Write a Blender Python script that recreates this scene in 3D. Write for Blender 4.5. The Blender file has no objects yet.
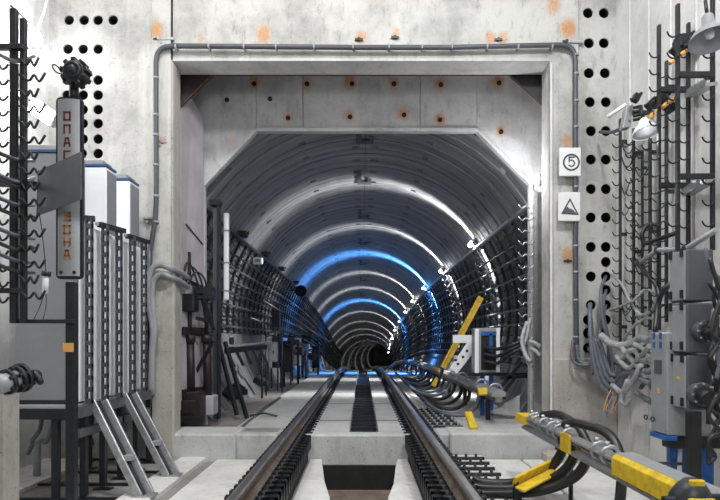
import bpy, bmesh, math, random
from mathutils import Vector, Matrix
random.seed(7)
R = math.radians
C = bpy.context.scene.collection
scene = bpy.context.scene

# ------------------------------------------------------------------ camera
CZ = 1.03            # camera height over the rail heads (rail head = z 0)
F = 560.0            # focal length in pixels of the 720 px wide frame
cam_d = bpy.data.cameras.new('camera')
cam_d.sensor_width = 36.0
cam_d.lens = 28.0
cam_d.shift_x = -2.0/720
cam_d.shift_y = 90.0/720
cam_d.clip_start = 0.05
cam_d.clip_end = 400
cam = bpy.data.objects.new('camera', cam_d)
cam.location = (0, 0, CZ)
cam.rotation_euler = (R(90), 0, 0)
C.objects.link(cam)
scene.camera = cam

# ------------------------------------------------------------------ world, exposure
w = bpy.data.worlds.new('world'); scene.world = w; w.use_nodes = True
w.node_tree.nodes['Background'].inputs[0].default_value = (0.80, 0.86, 1.0, 1)
w.node_tree.nodes['Background'].inputs[1].default_value = 0.012
scene.view_settings.view_transform = 'Standard'
scene.view_settings.look = 'None'
scene.view_settings.gamma = 1
scene.view_settings.use_curve_mapping = False
scene.view_settings.exposure = 0.32

def area(name, loc, target, sx, sy, power, col=(1, 1, 1)):
    l = bpy.data.lights.new(name, 'AREA'); l.shape = 'RECTANGLE'; l.size = sx; l.size_y = sy
    l.energy = power; l.color = col
    o = bpy.data.objects.new(name, l); o.location = loc
    d = Vector(target) - Vector(loc)
    o.rotation_euler = d.to_track_quat('-Z', 'Y').to_euler()
    C.objects.link(o); return o
def point(name, loc, power, col=(1, 1, 1), r=0.04):
    l = bpy.data.lights.new(name, 'POINT'); l.energy = power; l.color = col; l.shadow_soft_size = r
    o = bpy.data.objects.new(name, l); o.location = loc; C.objects.link(o); return o

# added area lights out of view, above and behind the camera, brightening the foreground
area('unseen_area_light', (-1.9, 3.6, 7.2), (-0.3, 6.6, 0.5), 1.0, .6, 160, (1.0, 0.99, 0.97))
area('unseen_area_light', (1.9, 3.0, 6.4), (-1.6, 6.3, 0.2), .8, .6, 190, (0.97, 0.99, 1.0))
area('unseen_area_light', (0.2, -1.6, 3.4), (0.0, 6.0, 0.2), 2.4, 1.2, 95, (1, 1, 1))

# ------------------------------------------------------------------ helpers
def P(px, py, Y):
    return Vector(((px-362.0)*Y/F, Y, CZ+(340.0-py)*Y/F))
def PX(px, X, py=None):
    """point of pixel column px on the plane x = X"""
    Y = X*F/(px-362.0)
    return P(px, 340 if py is None else py, Y)

class MB:
    def __init__(s): s.v = []; s.f = []; s.m = []; s.s = []
    def add(s, vs, fs, mi=0, sm=False):
        b = len(s.v); s.v += [Vector(v) for v in vs]
        for f in fs: s.f.append([b+i for i in f]); s.m.append(mi); s.s.append(sm)
        return s
    def box(s, x0, x1, y0, y1, z0, z1, mi=0):
        x0, x1 = min(x0, x1), max(x0, x1); y0, y1 = min(y0, y1), max(y0, y1); z0, z1 = min(z0, z1), max(z0, z1)
        return s.add([(x0,y0,z0),(x1,y0,z0),(x1,y1,z0),(x0,y1,z0),(x0,y0,z1),(x1,y0,z1),(x1,y1,z1),(x0,y1,z1)],
                     [(0,3,2,1),(4,5,6,7),(0,1,5,4),(1,2,6,5),(2,3,7,6),(3,0,4,7)], mi)
    def obox(s, c, size, rot=None, mi=0):
        rot = rot or Matrix.Identity(3); c = Vector(c); h = Vector(size)/2
        vs = [c + rot @ Vector((a*h.x, b*h.y, d*h.z)) for d in (-1, 1) for a, b in ((-1,-1),(1,-1),(1,1),(-1,1))]
        return s.add(vs, [(0,3,2,1),(4,5,6,7),(0,1,5,4),(1,2,6,5),(2,3,7,6),(3,0,4,7)], mi)
    def bar(s, p0, p1, wx, wy, up=(0, 0, 1), mi=0):
        """rectangular bar from p0 to p1; wx across, wy along 'up'"""
        p0, p1 = Vector(p0), Vector(p1); t = (p1-p0).normalized(); up = Vector(up)
        if abs(t.dot(up)) > .98: up = Vector((0, 1, 0))
        a = t.cross(up).normalized(); b = a.cross(t).normalized()
        m = Matrix((a, t, b)).transposed()
        return s.obox((p0+p1)/2, (wx, (p1-p0).length, wy), m, mi)
    def tube(s, pts, r, n=8, caps=True, mi=0, sm=True):
        pts = [Vector(p) for p in pts]; N = len(pts)
        rr = r if isinstance(r, (list, tuple)) else [r]*N
        ts = []
        for i in range(N):
            d = pts[min(i+1, N-1)] - pts[max(i-1, 0)]
            ts.append(d.normalized() if d.length > 1e-9 else Vector((0, 0, 1)))
        t = ts[0]; a = t.cross(Vector((0, 0, 1)))
        if a.length < .1: a = t.cross(Vector((1, 0, 0)))
        a.normalize(); vs = []
        for i in range(N):
            t = ts[i]; a = (a - t*a.dot(t))
            if a.length < 1e-6: a = t.orthogonal()
            a.normalize(); b = t.cross(a)
            for k in range(n):
                an = 2*math.pi*(k+.5)/n
                vs.append(pts[i] + (a*math.cos(an)+b*math.sin(an))*rr[i])
        fs = [(i*n+k, i*n+(k+1) % n, (i+1)*n+(k+1) % n, (i+1)*n+k) for i in range(N-1) for k in range(n)]
        s.add(vs, fs, mi, sm)
        if caps:
            b = len(s.v)-len(vs)
            s.f.append([b+k for k in range(n)][::-1]); s.m.append(mi); s.s.append(False)
            s.f.append([b+(N-1)*n+k for k in range(n)]); s.m.append(mi); s.s.append(False)
        return s
    def cyl(s, p0, p1, r, n=14, r2=None, mi=0, sm=True):
        return s.tube([p0, p1], [r, r if r2 is None else r2], n, True, mi, sm)
    def prism(s, poly, vec, mi=0):
        n = len(poly); a = [Vector(p) for p in poly]; vec = Vector(vec)
        vs = a + [p+vec for p in a]
        fs = [tuple(range(n))[::-1], tuple(range(n, 2*n))] + [(i, (i+1) % n, n+(i+1) % n, n+i) for i in range(n)]
        return s.add(vs, fs, mi)
    def lathe(s, prof, o, axis=(0, 0, 1), n=16, mi=0):
        o = Vector(o); ax = Vector(axis).normalized(); a = ax.orthogonal().normalized(); b = ax.cross(a)
        vs = []
        for r, h in prof:
            for k in range(n):
                an = 2*math.pi*k/n; vs.append(o + ax*h + (a*math.cos(an)+b*math.sin(an))*r)
        N = len(prof)
        return s.add(vs, [(i*n+k, i*n+(k+1) % n, (i+1)*n+(k+1) % n, (i+1)*n+k) for i in range(N-1) for k in range(n)], mi, True)
    def ring(s, c, axis, Rr, r, n=16, m=6, arc=2*math.pi, start=0, mi=0):
        c = Vector(c); ax = Vector(axis).normalized(); a = ax.orthogonal().normalized(); b = ax.cross(a)
        closed = arc > 6.28
        pts = [c + (a*math.cos(start+arc*i/n)+b*math.sin(start+arc*i/n))*Rr for i in range(n+1)]
        return s.tube(pts, r, m, not closed, mi)

def wloc(o):
    v = Vector((0, 0, 0))
    while o is not None: v += o.location; o = o.parent
    return v
def obj(name, mb, mats, parent=None, bevel=0, fixn=True, seg=1):
    if not isinstance(mats, (list, tuple)): mats = [mats]
    n = len(mb.v)
    lo = Vector([min(v[i] for v in mb.v) for i in range(3)]); hi = Vector([max(v[i] for v in mb.v) for i in range(3)])
    c = (lo+hi)/2
    me = bpy.data.meshes.new(name)
    me.from_pydata([v-c for v in mb.v], [], mb.f)
    for m in mats: me.materials.append(m)
    me.polygons.foreach_set('material_index', mb.m)
    me.polygons.foreach_set('use_smooth', mb.s)
    if fixn:
        bm = bmesh.new(); bm.from_mesh(me); bmesh.ops.recalc_face_normals(bm, faces=bm.faces); bm.to_mesh(me); bm.free()
    me.update()
    o = bpy.data.objects.new(name, me); C.objects.link(o)
    if parent is not None:
        o.parent = parent; o.location = c - wloc(parent)
    else: o.location = c
    if bevel:
        b = o.modifiers.new('edge', 'BEVEL'); b.width = bevel; b.segments = seg; b.limit_method = 'ANGLE'; b.angle_limit = R(40)
    return o
def tag(o, label, cat, group=None, kind=None):
    o['label'] = label; o['category'] = cat
    if group: o['group'] = group
    if kind: o['kind'] = kind
    return o
def thing(name, loc, label, cat, group=None):
    o = bpy.data.objects.new(name, None); o.empty_display_size = .1; o.location = loc; C.objects.link(o)
    return tag(o, label, cat, group)
def struct(name, loc=(0, 0, 0)):
    o = bpy.data.objects.new(name, None); o.empty_display_size = .1; o.location = loc; C.objects.link(o); o['kind'] = 'structure'
    return o
def copy_tree(o, parent=None):
    c = o.copy(); C.objects.link(c); c.parent = parent
    for ch in o.children: copy_tree(ch, c)
    return c
def spl(pts, n=6):
    pts = [Vector(p) for p in pts]
    if len(pts) < 3: return pts
    q = [pts[0]*2-pts[1]] + pts + [pts[-1]*2-pts[-2]]; out = []
    for i in range(1, len(q)-2):
        a, b, c, d = q[i-1:i+3]
        for k in range(n):
            t = k/n
            out.append(.5*((2*b)+(c-a)*t+(2*a-5*b+4*c-d)*t*t+(3*b-a-3*c+d)*t**3))
    out.append(pts[-1]); return out
ORD = ['first', 'second', 'third', 'fourth', 'fifth', 'sixth', 'seventh', 'eighth', 'ninth', 'tenth', 'eleventh', 'twelfth']

# ------------------------------------------------------------------ materials
def mat(name, col, rough=.6, metal=0, var=.25, scale=6, bump=0.0, bscale=60, stain=None, sc3=(1, 1, 1)):
    m = bpy.data.materials.new(name); m.use_nodes = True; nt = m.node_tree; N = nt.nodes; L = nt.links
    bs = N['Principled BSDF']; bs.inputs['Roughness'].default_value = rough; bs.inputs['Metallic'].default_value = metal
    geo = N.new('ShaderNodeNewGeometry')
    mp = N.new('ShaderNodeMapping'); L.new(geo.outputs['Position'], mp.inputs[0]); mp.inputs['Scale'].default_value = sc3
    no = N.new('ShaderNodeTexNoise'); no.inputs['Scale'].default_value = scale; no.inputs['Detail'].default_value = 8; no.inputs['Roughness'].default_value = .65
    L.new(mp.outputs[0], no.inputs['Vector'])
    cr = N.new('ShaderNodeValToRGB'); L.new(no.outputs['Fac'], cr.inputs[0])
    cr.color_ramp.elements[0].position = .32; cr.color_ramp.elements[1].position = .68
    k = max(0, 1-var)
    c2 = stain or (col[0]*k, col[1]*k, col[2]*k)
    cr.color_ramp.elements[0].color = (*c2, 1)
    cr.color_ramp.elements[1].color = (min(1, col[0]*(1+var*.25)), min(1, col[1]*(1+var*.25)), min(1, col[2]*(1+var*.25)), 1)
    L.new(cr.outputs[0], bs.inputs['Base Color'])
    if bump:
        n2 = N.new('ShaderNodeTexNoise'); n2.inputs['Scale'].default_value = bscale; n2.inputs['Detail'].default_value = 5
        L.new(geo.outputs['Position'], n2.inputs['Vector'])
        b = N.new('ShaderNodeBump'); b.inputs['Strength'].default_value = bump; b.inputs['Distance'].default_value = .01
        L.new(n2.outputs['Fac'], b.inputs['Height']); L.new(b.outputs[0], bs.inputs['Normal'])
    return m

def concrete_wall(name, col, dark, stains, speck=.5, rough=.85):
    """weathered concrete with rust bleeding round the given anchors (x, z, radius, strength)"""
    m = bpy.data.materials.new(name); m.use_nodes = True; nt = m.node_tree; N = nt.nodes; L = nt.links
    bs = N['Principled BSDF']; bs.inputs['Roughness'].default_value = rough
    geo = N.new('ShaderNodeNewGeometry'); pos = geo.outputs['Position']
    def noise(scale, detail=6, ro=.6, sc=(1, 1, 1)):
        mp = N.new('ShaderNodeMapping'); L.new(pos, mp.inputs[0]); mp.inputs['Scale'].default_value = sc
        n = N.new('ShaderNodeTexNoise'); n.inputs['Scale'].default_value = scale; n.inputs['Detail'].default_value = detail; n.inputs['Roughness'].default_value = ro
        L.new(mp.outputs[0], n.inputs['Vector']); return n.outputs['Fac']
    def mr(v, a, b, c=0, d=1):
        n = N.new('ShaderNodeMapRange'); L.new(v, n.inputs[0]); n.inputs[1].default_value = a; n.inputs[2].default_value = b; n.inputs[3].default_value = c; n.inputs[4].default_value = d
        n.interpolation_type = 'SMOOTHSTEP'; return n.outputs[0]
    def mix(f, a, b):
        n = N.new('ShaderNodeMix'); n.data_type = 'RGBA'
        L.new(f, n.inputs[0])
        for i, x in ((6, a), (7, b)):
            if isinstance(x, tuple): n.inputs[i].default_value = (*x, 1)
            else: L.new(x, n.inputs[i])
        return n.outputs[2]
    def mth(op, a, b):
        n = N.new('ShaderNodeMath'); n.operation = op
        for i, x in enumerate((a, b)):
            if isinstance(x, (int, float)): n.inputs[i].default_value = x
            else: L.new(x, n.inputs[i])
        return n.outputs[0]
    c = mix(mr(noise(1.1, 8, .7), .38, .72, 0, .75), col, dark)
    c = mix(mr(noise(9, 9, .75, (1, 1, .35)), .52, .70, 0, .55), c, tuple(x*.72 for x in dark))
    c = mix(mr(noise(38, 4, .6), .62, .70, 0, speck), c, tuple(x*.35 for x in dark))
    c = mix(mr(noise(5, 5, .6, (1, 1, .12)), .5, .75, 0, .35), c, tuple(min(1, x*1.25) for x in col))
    if stains:
        sep = N.new('ShaderNodeSeparateXYZ'); L.new(pos, sep.inputs[0])
        wob = mth('MULTIPLY', mth('SUBTRACT', noise(16, 5, .6), .5), .14)
        acc = None
        for (sx, sz, r, st) in stains:
            dx = mth('ADD', mth('SUBTRACT', sep.outputs[0], sx), wob)
            dz = mth('MULTIPLY', mth('SUBTRACT', sep.outputs[2], sz), .8)
            d = mth('SQRT', mth('ADD', mth('MULTIPLY', dx, dx), mth('MULTIPLY', dz, dz)), 0)
            f = mr(d, r*.25, r, st, 0)
            acc = f if acc is None else mth('MAXIMUM', acc, f)
        c = mix(mth('MULTIPLY', acc, mr(noise(45, 3), .3, .6, .55, 1)), c, (.52, .22, .045))
    L.new(c, bs.inputs['Base Color'])
    b = N.new('ShaderNodeBump'); b.inputs['Strength'].default_value = .5; b.inputs['Distance'].default_value = .012
    L.new(noise(30, 8, .7), b.inputs['Height']); L.new(b.outputs[0], bs.inputs['Normal'])
    return m

def sx(px, Y): return (px-362)*Y/F
def sz(py, Y): return CZ+(340-py)*Y/F
WY, BY = 7.15, 8.25          # gate wall, tunnel bulkhead
gate_st = [(158, 32, .12, .9), (264, 35, .14, .8), (201, 38, .08, .35), (361, 38, .1, .75), (396, 34, .09, .6), (490, 39, .1, .7), (503, 39, .1, .7),
           (553, 7, .13, .7), (567, 30, .15, .9), (566, 142, .1, .7), (567, 256, .13, .8), (163, 142, .07, .6), (160, 335, .1, .35), (570, 350, .1, .4)]
bulk_st = [(254, 83, .13, .85), (307, 84, .13, .6), (350, 82, .14, .9), (394, 83, .12, .7), (440, 84, .12, .75), (498, 82, .13, .8),
           (288, 117, .11, .5), (349, 115, .12, .6), (403, 114, .13, .75), (440, 119, .12, .8), (501, 131, .11, .8), (232, 140, .1, .3)]
M = {}
M['gate'] = concrete_wall('gate_concrete', (.53, .525, .505), (.21, .21, .205), [(sx(a, WY), sz(b, WY), c, d) for a, b, c, d in gate_st])
M['bulk'] = concrete_wall('bulkhead_concrete', (.52, .52, .53), (.27, .27, .28), [(sx(a, BY), sz(b, BY), c, d) for a, b, c, d in bulk_st])
M['side'] = concrete_wall('side_wall_concrete', (.70, .70, .69), (.46, .46, .46), None, .35)
M['pier'] = concrete_wall('pier_concrete', (.46, .44, .40), (.26, .25, .23), None, .9)
M['floor'] = concrete_wall('dirty_floor_concrete', (.30, .29, .28), (.14, .13, .12), None, .7)
M['slab'] = concrete_wall('pale_slab_concrete', (.74, .73, .71), (.50, .49, .48), None, .4)
M['beam'] = concrete_wall('threshold_concrete', (.56, .57, .56), (.34, .34, .34), None, .8)
M['tslab'] = concrete_wall('tunnel_slab_concrete', (.56, .56, .56), (.36, .36, .36), None, .5)
M['lining'] = mat('lining_concrete', (.25, .25, .255), .5, 0, .66, 2.2, .2, 40, sc3=(.22, 3.2, .22))
M['liningback'] = mat('lining_back', (.05, .05, .055), .9)
M['black'] = mat('black_rubber', (.014, .014, .016), .45, 0, .3, 20)
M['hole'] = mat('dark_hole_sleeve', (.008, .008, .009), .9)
M['dsteel'] = mat('dark_painted_steel', (.022, .024, .029), .45, .3, .4, 12, .1)
M['bracket'] = mat('dark_galvanised_steel', (.055, .058, .065), .42, .4, .5, 14)
M['gsteel'] = mat('grey_painted_steel', (.105, .11, .125), .45, .2, .15, 6)
M['lsteel'] = mat('light_grey_enamel', (.33, .34, .36), .4, .1, .15, 5)
M['conduit'] = mat('conduit_grey', (.07, .075, .088), .45, 0, .15, 8)
M['galv'] = mat('galvanised_steel', (.52, .53, .55), .38, .75, .3, 18, .08)
M['white'] = mat('white_enamel', (.88, .90, .94), .35, 0, .04, 4)
M['cabgrey'] = mat('cabinet_grey', (.24, .25, .27), .4, .1, .08, 3)
M['blue'] = mat('blue_paint', (.02, .12, .42), .4, 0, .35, 10)
M['bluestrip'] = mat('blue_trim', (.03, .10, .25), .4, 0, .2, 10)
M['yellow'] = mat('yellow_paint', (.80, .55, .03), .5, 0, .4, 14, .2, 80)
M['orange'] = mat('orange_insulator', (.80, .42, .12), .5, 0, .2, 10)
M['rail'] = mat('rolled_rail_steel', (.33, .29, .26), .4, .45, .45, 9, .1, 30, stain=(.16, .10, .07))
M['railtop'] = mat('polished_rail_head', (.55, .54, .53), .3, .95, .3, 10, sc3=(1, .2, 1))
M['rust'] = mat('rusty_steel', (.10, .045, .03), .8, .2, .5, 18, .3)
M['leaf'] = mat('gate_leaf_paint', (.46, .43, .46), .5, .1, .2, 2.5)
M['maroon'] = mat('dark_maroon_steel', (.030, .018, .021), .5, .3, .5, 10)
M['cable'] = mat('black_cable', (.02, .02, .022), .38, 0, .2, 20)
M['gcable'] = mat('grey_cable', (.13, .15, .18), .45, 0, .25, 16)
M['lcable'] = mat('pale_cable', (.40, .41, .42), .5, 0, .45, 16)
M['dark'] = mat('near_black', (.02, .019, .018), .85, 0, .4, 10)  # plain near-black tone for joints, recesses, pit and rail beds
M['red'] = mat('faded_red_lettering', (.14, .022, .02), .6)
M['amber'] = mat('amber_lettering', (.34, .13, .02), .6)
M['paper'] = mat('white_sign_face', (.80, .80, .80), .5, 0, .05)
M['ink'] = mat('dark_sign_print', (.05, .055, .07), .6)
M['water'] = mat('wet_trough', (.03, .032, .036), .35, 0, .4, 7)
M['mud'] = mat('muddy_concrete', (.16, .12, .09), .8, 0, .6, 9, .4)
M['lens'] = mat('dark_glass', (.03, .03, .035), .1, .2)
def emit(name, col, s):
    m = bpy.data.materials.new(name); m.use_nodes = True; b = m.node_tree.nodes['Principled BSDF']
    n = m.node_tree.nodes.new('ShaderNodeTexNoise'); n.inputs['Scale'].default_value = 3
    mx = m.node_tree.nodes.new('ShaderNodeMapRange'); m.node_tree.links.new(n.outputs['Fac'], mx.inputs[0]); mx.inputs[3].default_value = s*.9; mx.inputs[4].default_value = s*1.1
    b.inputs['Base Color'].default_value = (*col, 1); b.inputs['Emission Color'].default_value = (*col, 1)
    m.node_tree.links.new(mx.outputs[0], b.inputs['Emission Strength']); return m
M['glow'] = emit('lit_lamp_glass', (1, 1, 1), 14)
M['blueglow'] = emit('lit_blue_lamp_glass', (.15, .4, 1), 12)
M['softglow'] = emit('softly_lit_lamp', (1, 1, 1), 2.2)

# ------------------------------------------------------------------ tunnel axis
RT, ZC, XT = 3.02, 1.53, 0.06
def dz(y):
    if y < 16: return 0.
    if y < 45: return -.0022*(y-16)**2
    s0 = -.0044*29; b = -.0022*29**2
    if y < 75: return b + s0*(y-45) - s0*(y-45)**2/60
    return b + s0*15
def dx(y): return 0. if y < 40 else .0010*(y-40)**2
def axis(y): return Vector((XT+dx(y), y, ZC+dz(y)))
def frame(y):
    t = (axis(y+.5)-axis(y-.5)).normalized(); x = t.cross(Vector((0, 0, 1))).normalized(); z = x.cross(t)
    return Matrix((x, t, z)).transposed()
def tp(y, a, r):
    """point of the tunnel at station y, angle a (deg from the right), radius r"""
    return axis(y) + frame(y) @ Vector((r*math.cos(R(a)), 0, r*math.sin(R(a))))
def ys(a, b, st): 
    n = max(1, int(round((b-a)/st))); return [a+(b-a)*i/n for i in range(n+1)]
def sweep(mb, prof, yl, mi=0, closed=True, sm=False):
    n = len(prof); vs = []
    for y in yl:
        for (x, z) in prof: vs.append((x+dx(y), y, z+dz(y)))
    N = len(yl)
    fs = [(i*n+k, i*n+(k+1) % n, (i+1)*n+(k+1) % n, (i+1)*n+k) for i in range(N-1) for k in range(n if closed else n-1)]
    if closed: fs += [tuple(range(n)), tuple((N-1)*n+k for k in range(n))]
    mb.add(vs, fs, mi, sm); return mb

# ================================================================== SETTING
FZ = -.48; TZ = -.17
# ---- gate wall with its bolt sleeves
HR = .064
def holed_panel(mb, x0, x1, z0, z1, y, rows, r=HR, depth=.22):
    """rows: list of (z, [x...]) from the top down"""
    rows = sorted(rows, key=lambda q: -q[0]); tops = [z1]
    for a, b in zip(rows, rows[1:]): tops.append((a[0]+b[0])/2)
    tops.append(z0)
    n = 16
    for i, (zc, xs) in enumerate(rows):
        zt, zb = tops[i], tops[i+1]
        # keep a tight band around the hole row, plain above and under
        bt, bb = min(zt, zc+r*1.25), max(zb, zc-r*1.25)
        if zt-bt > 1e-4: mb.add([(x0,y,bt),(x1,y,bt),(x1,y,zt),(x0,y,zt)], [(0,1,2,3)])
        if bb-zb > 1e-4: mb.add([(x0,y,zb),(x1,y,zb),(x1,y,bb),(x0,y,bb)], [(0,1,2,3)])
        xs = sorted(xs); cur = x0
        for xc in xs:
            a, b = xc-r*1.2, xc+r*1.2
            a = max(a, cur)
            if a-cur > 1e-4: mb.add([(cur,y,bb),(a,y,bb),(a,y,bt),(cur,y,bt)], [(0,1,2,3)])
            circ = []; sq = []
            for k in range(n):
                an = 2*math.pi*k/n+.0001; c, s = math.cos(an), math.sin(an)
                circ.append((xc+r*c, y, zc+r*s))
                tx = ((b-xc) if c > 0 else (xc-a))/max(abs(c), 1e-6); tz = ((bt-zc) if s > 0 else (zc-bb))/max(abs(s), 1e-6)
                t = min(tx, tz); sq.append((xc+t*c, y, zc+t*s))
            # square corners
            vs = circ + sq; fs = [(k, (k+1) % n, n+(k+1) % n, n+k) for k in range(n)]
            mb.add(vs, fs)
            for cx, cz2 in ((b, bt), (a, bt), (a, bb), (b, bb)):
                q = sorted(range(n), key=lambda k: (sq[k][0]-cx)**2+(sq[k][2]-cz2)**2)[:2]
                mb.add([(cx, y, cz2), sq[q[0]], sq[q[1]]], [(0, 1, 2)])
            # sleeve: pale lip, dark bore, dark end
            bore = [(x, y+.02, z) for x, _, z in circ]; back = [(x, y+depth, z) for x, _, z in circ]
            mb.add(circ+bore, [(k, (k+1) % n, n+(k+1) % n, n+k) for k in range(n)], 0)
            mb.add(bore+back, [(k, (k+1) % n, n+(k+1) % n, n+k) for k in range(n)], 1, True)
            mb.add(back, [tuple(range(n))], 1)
            cur = b
        if x1-cur > 1e-4: mb.add([(cur,y,bb),(x1,y,bb),(x1,y,bt),(cur,y,bt)], [(0,1,2,3)])
gx0, gx1, gz1 = sx(173, WY), sx(549, WY), sz(62, WY)
TOPZ = 8.2
gate = struct('wall_gate')
SXL, SXR = -4.0, 3.26
g = MB()
lrows = [(20, [69, 84, 98, 113]), (49, [68, 83, 98]), (80, [67, 83, 98]), (95, [67, 83, 98]), (109.5, [83, 98]), (123.5, [83, 98]), (139, [83, 98]), (153.5, [82, 98])]
holed_panel(g, SXL, sx(172, WY), FZ, TOPZ, WY, [(sz(py, WY), [sx(x, WY) for x in xs]) for py, xs in lrows])
rrows = [(13, [588, 604]), (43, [589, 604]), (73, [589, 605]), (102, [590, 606]), (131, [591, 606]), (159.5, [591, 606]), (189, [591, 606]), (217.5, [591, 606]),
         (247, [591, 606]), (262, [606]), (276.5, [591, 606]), (290, [606]), (305, [591, 606]), (320, [588, 606]), (333, [588, 604]), (348, [588])]
holed_panel(g, sx(578, WY), SXR, FZ, TOPZ, WY, [(sz(py, WY), [sx(x, WY) for x in xs]) for py, xs in rrows], HR*1.03)
obj('bolt_sleeve_wall', g, [M['gate'], M['hole']], gate, fixn=False)
g = MB()
g.box(sx(172, WY), gx0, WY-.02, WY+.30, gz1, TOPZ)         # sliver over the left edge
g.box(gx0, gx1, WY-.02, WY+.30, gz1, TOPZ)                   # lintel
obj('lintel', g, M['gate'], gate)
g = MB(); g.box(sx(153, WY), sx(172.6, WY), WY-.05, WY+.3, sz(452, WY)-.2, TOPZ); obj('left_pier', g, M['gate'], gate, .012)
g = MB(); g.box(gx1, sx(578, WY), WY-.035, WY+.3, FZ, TOPZ); obj('right_pier', g, M['gate'], gate, .012)
g = MB(); g.box(gx0-.05, gx0+.0, WY+.02, WY+.3, FZ, gz1); obj('reveal', g, M['pier'], gate, .01)
g = MB(); g.box(sx(172.6, WY), gx0+.02, WY-.06, WY+.1, TZ, sz(64, WY)); obj('edge_trim', g, M['pier'], gate, .02)
g = MB(); g.box(gx1-.0, gx1+.04, WY-.06, WY+.02, TZ, sz(64, WY)); obj('edge_trim', g, M['side'], gate, .02)
g = MB(); g.prism([(gx0, WY-.03, gz1), (gx1, WY-.03, gz1), (gx1, WY+.30, gz1-.02), (gx0, WY+.3, gz1-.02)], (0, 0, .03)); obj('soffit', g, M['tslab'], gate)
# rough lower zones of both piers
g = MB(); g.box(sx(150, WY), sx(176, WY), WY-.075, WY-.02, FZ, sz(270, WY)); obj('pier_base', g, M['pier'], gate, .02)
g = MB(); g.box(sx(553, WY), SXR-.01, WY-.05, WY-.008, FZ, sz(358, WY)); obj('pier_base', g, M['pier'], gate, .02)

for px_, a_, b_ in ((173, -10, 61),):
    g = MB(); g.box(sx(px_, WY)-.006, sx(px_, WY)+.006, WY-.056, WY-.0, sz(b_, WY), sz(a_, WY)+.5); obj('joint_seam', g, M['dark'], gate)
# steel gate frame behind the opening: sill line and corner gussets
gf = thing('steel_portal', (0, WY+.34, TZ), 'dark rust edged steel frame lining the square portal opening', 'portal')
FY = WY+.33
def fx(px): return sx(px, FY)
def fz(py): return sz(py, FY)
g = MB(); g.box(fx(178), fx(546), FY, FY+.06, fz(74), fz(60)); obj('top_rail', g, M['rust'], gf, .004)
g = MB(); g.prism([(fx(178), FY+.01, fz(73)), (fx(214), FY+.01, fz(73)), (fx(178), FY+.01, fz(108))], (0, .04, 0)); o = obj('gusset', g, M['maroon'], gf); o['label'] = 'dark maroon corner gusset'
g = MB(); g.prism([(fx(546), FY+.01, fz(73)), (fx(508), FY+.01, fz(73)), (fx(546), FY+.01, fz(107))], (0, .04, 0)); obj('gusset', g, M['dsteel'], gf)
g = MB(); g.bar(P(509, 74, FY), P(544, 107, FY), .014, .02, (0, 1, 0)); obj('gusset_edge', g, M['rust'], gf)
g = MB(); g.bar(P(213, 74, FY), P(180, 107, FY), .014, .02, (0, 1, 0)); obj('gusset_edge', g, M['rust'], gf)

# ---- side walls, ceiling, rear wall, floors
def plain(name, x0, x1, y0, y1, z0, z1, m):
    g = MB(); g.box(x0, x1, y0, y1, z0, z1); o = obj(name, g, m); o['kind'] = 'structure'; return o
plain('wall_left', SXL-.3, SXL, -5, WY+.3, FZ-.2, TOPZ, M['side'])
wr = struct('wall_right')
g = MB(); g.box(SXR, SXR+.3, -5, WY+.3, FZ-.2, TOPZ); obj('wall_body', g, M['side'], wr)
for i, py_ in enumerate((5.0, 5.45, 5.9, 6.35, 6.8)):      # proud formwork strips of the right wall
    g = MB(); g.box(SXR-.012, SXR+.01, py_, py_+.39, FZ, TOPZ); obj('formwork_strip', g, M['side'], wr, .004)
plain('wall_rear', SXL-.3, SXR+.3, -5.3, -5, FZ-.2, TOPZ, M['pier'])
plain('ceiling', SXL-.3, SXR+.3, -5.3, WY+.3, TOPZ, TOPZ+.3, M['pier'])

fl = struct('floor')
def slab(name, x0, x1, y0, y1, z0, z1, m, bev=.01):
    g = MB(); g.box(x0, x1, y0, y1, z0, z1); return obj(name, g, m, fl, bev)
PX0, PX1 = sx(322, WY), sx(397, WY)
slab('screed', SXL, PX0, -5, WY, FZ-.7, FZ-.03, M['floor'], 0)
slab('screed', PX1, SXR, -5, WY, FZ-.7, FZ-.03, M['floor'], 0)
slab('screed', PX0, PX1, -5, 4.6, FZ-.7, FZ-.03, M['floor'], 0)
slab('pit_bottom', PX0, PX1, 4.6, WY+.5, FZ-.72, FZ-.6, M['dark'], 0)
slab('pit_wall', PX0-.0, PX1, 3.0, 5.85, FZ-.6, FZ-.05, M['mud'], .02)
slab('pit_back', PX0, PX1, WY+.0, WY+.3, FZ-.62, FZ-.1, M['dark'], 0)
slab('kerb', -2.30, -1.98, 2.0, WY-.02, FZ-.1, FZ+.03, M['slab'], .015)
slab('pale_slab', -1.84, -1.07, 1.5, WY-.06, FZ-.1, FZ+.0, M['slab'], .012)
for sg, xo, pa in ((-1, .66, ((.27, 1.5), (.31, 5.4), (.40, 6.0))), (-1, .66, ((.402, 6.02), (.49, 6.9), (.51, WY-.04))), (1, .58, ((.22, 1.5), (.25, 5.4), (.33, 5.9))), (1, .58, ((.333, 5.92), (.42, 6.9), (.45, WY-.04)))):
    g = MB(); g.prism([(sg*xo, pa[0][1], FZ-.12)]+[(sg*x, y, FZ-.12) for x, y in pa]+[(sg*xo, pa[-1][1], FZ-.12)], (0, 0, .12)); obj('pale_slab', g, M['slab'], fl, .01)
slab('pale_slab', 1.02, 2.0, 5.55, WY-.06, FZ-.1, FZ+.0, M['slab'], .012)
slab('pale_slab', 2.03, 3.0, 2.5, WY-.06, FZ-.1, FZ-.0, M['slab'], .012)
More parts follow.
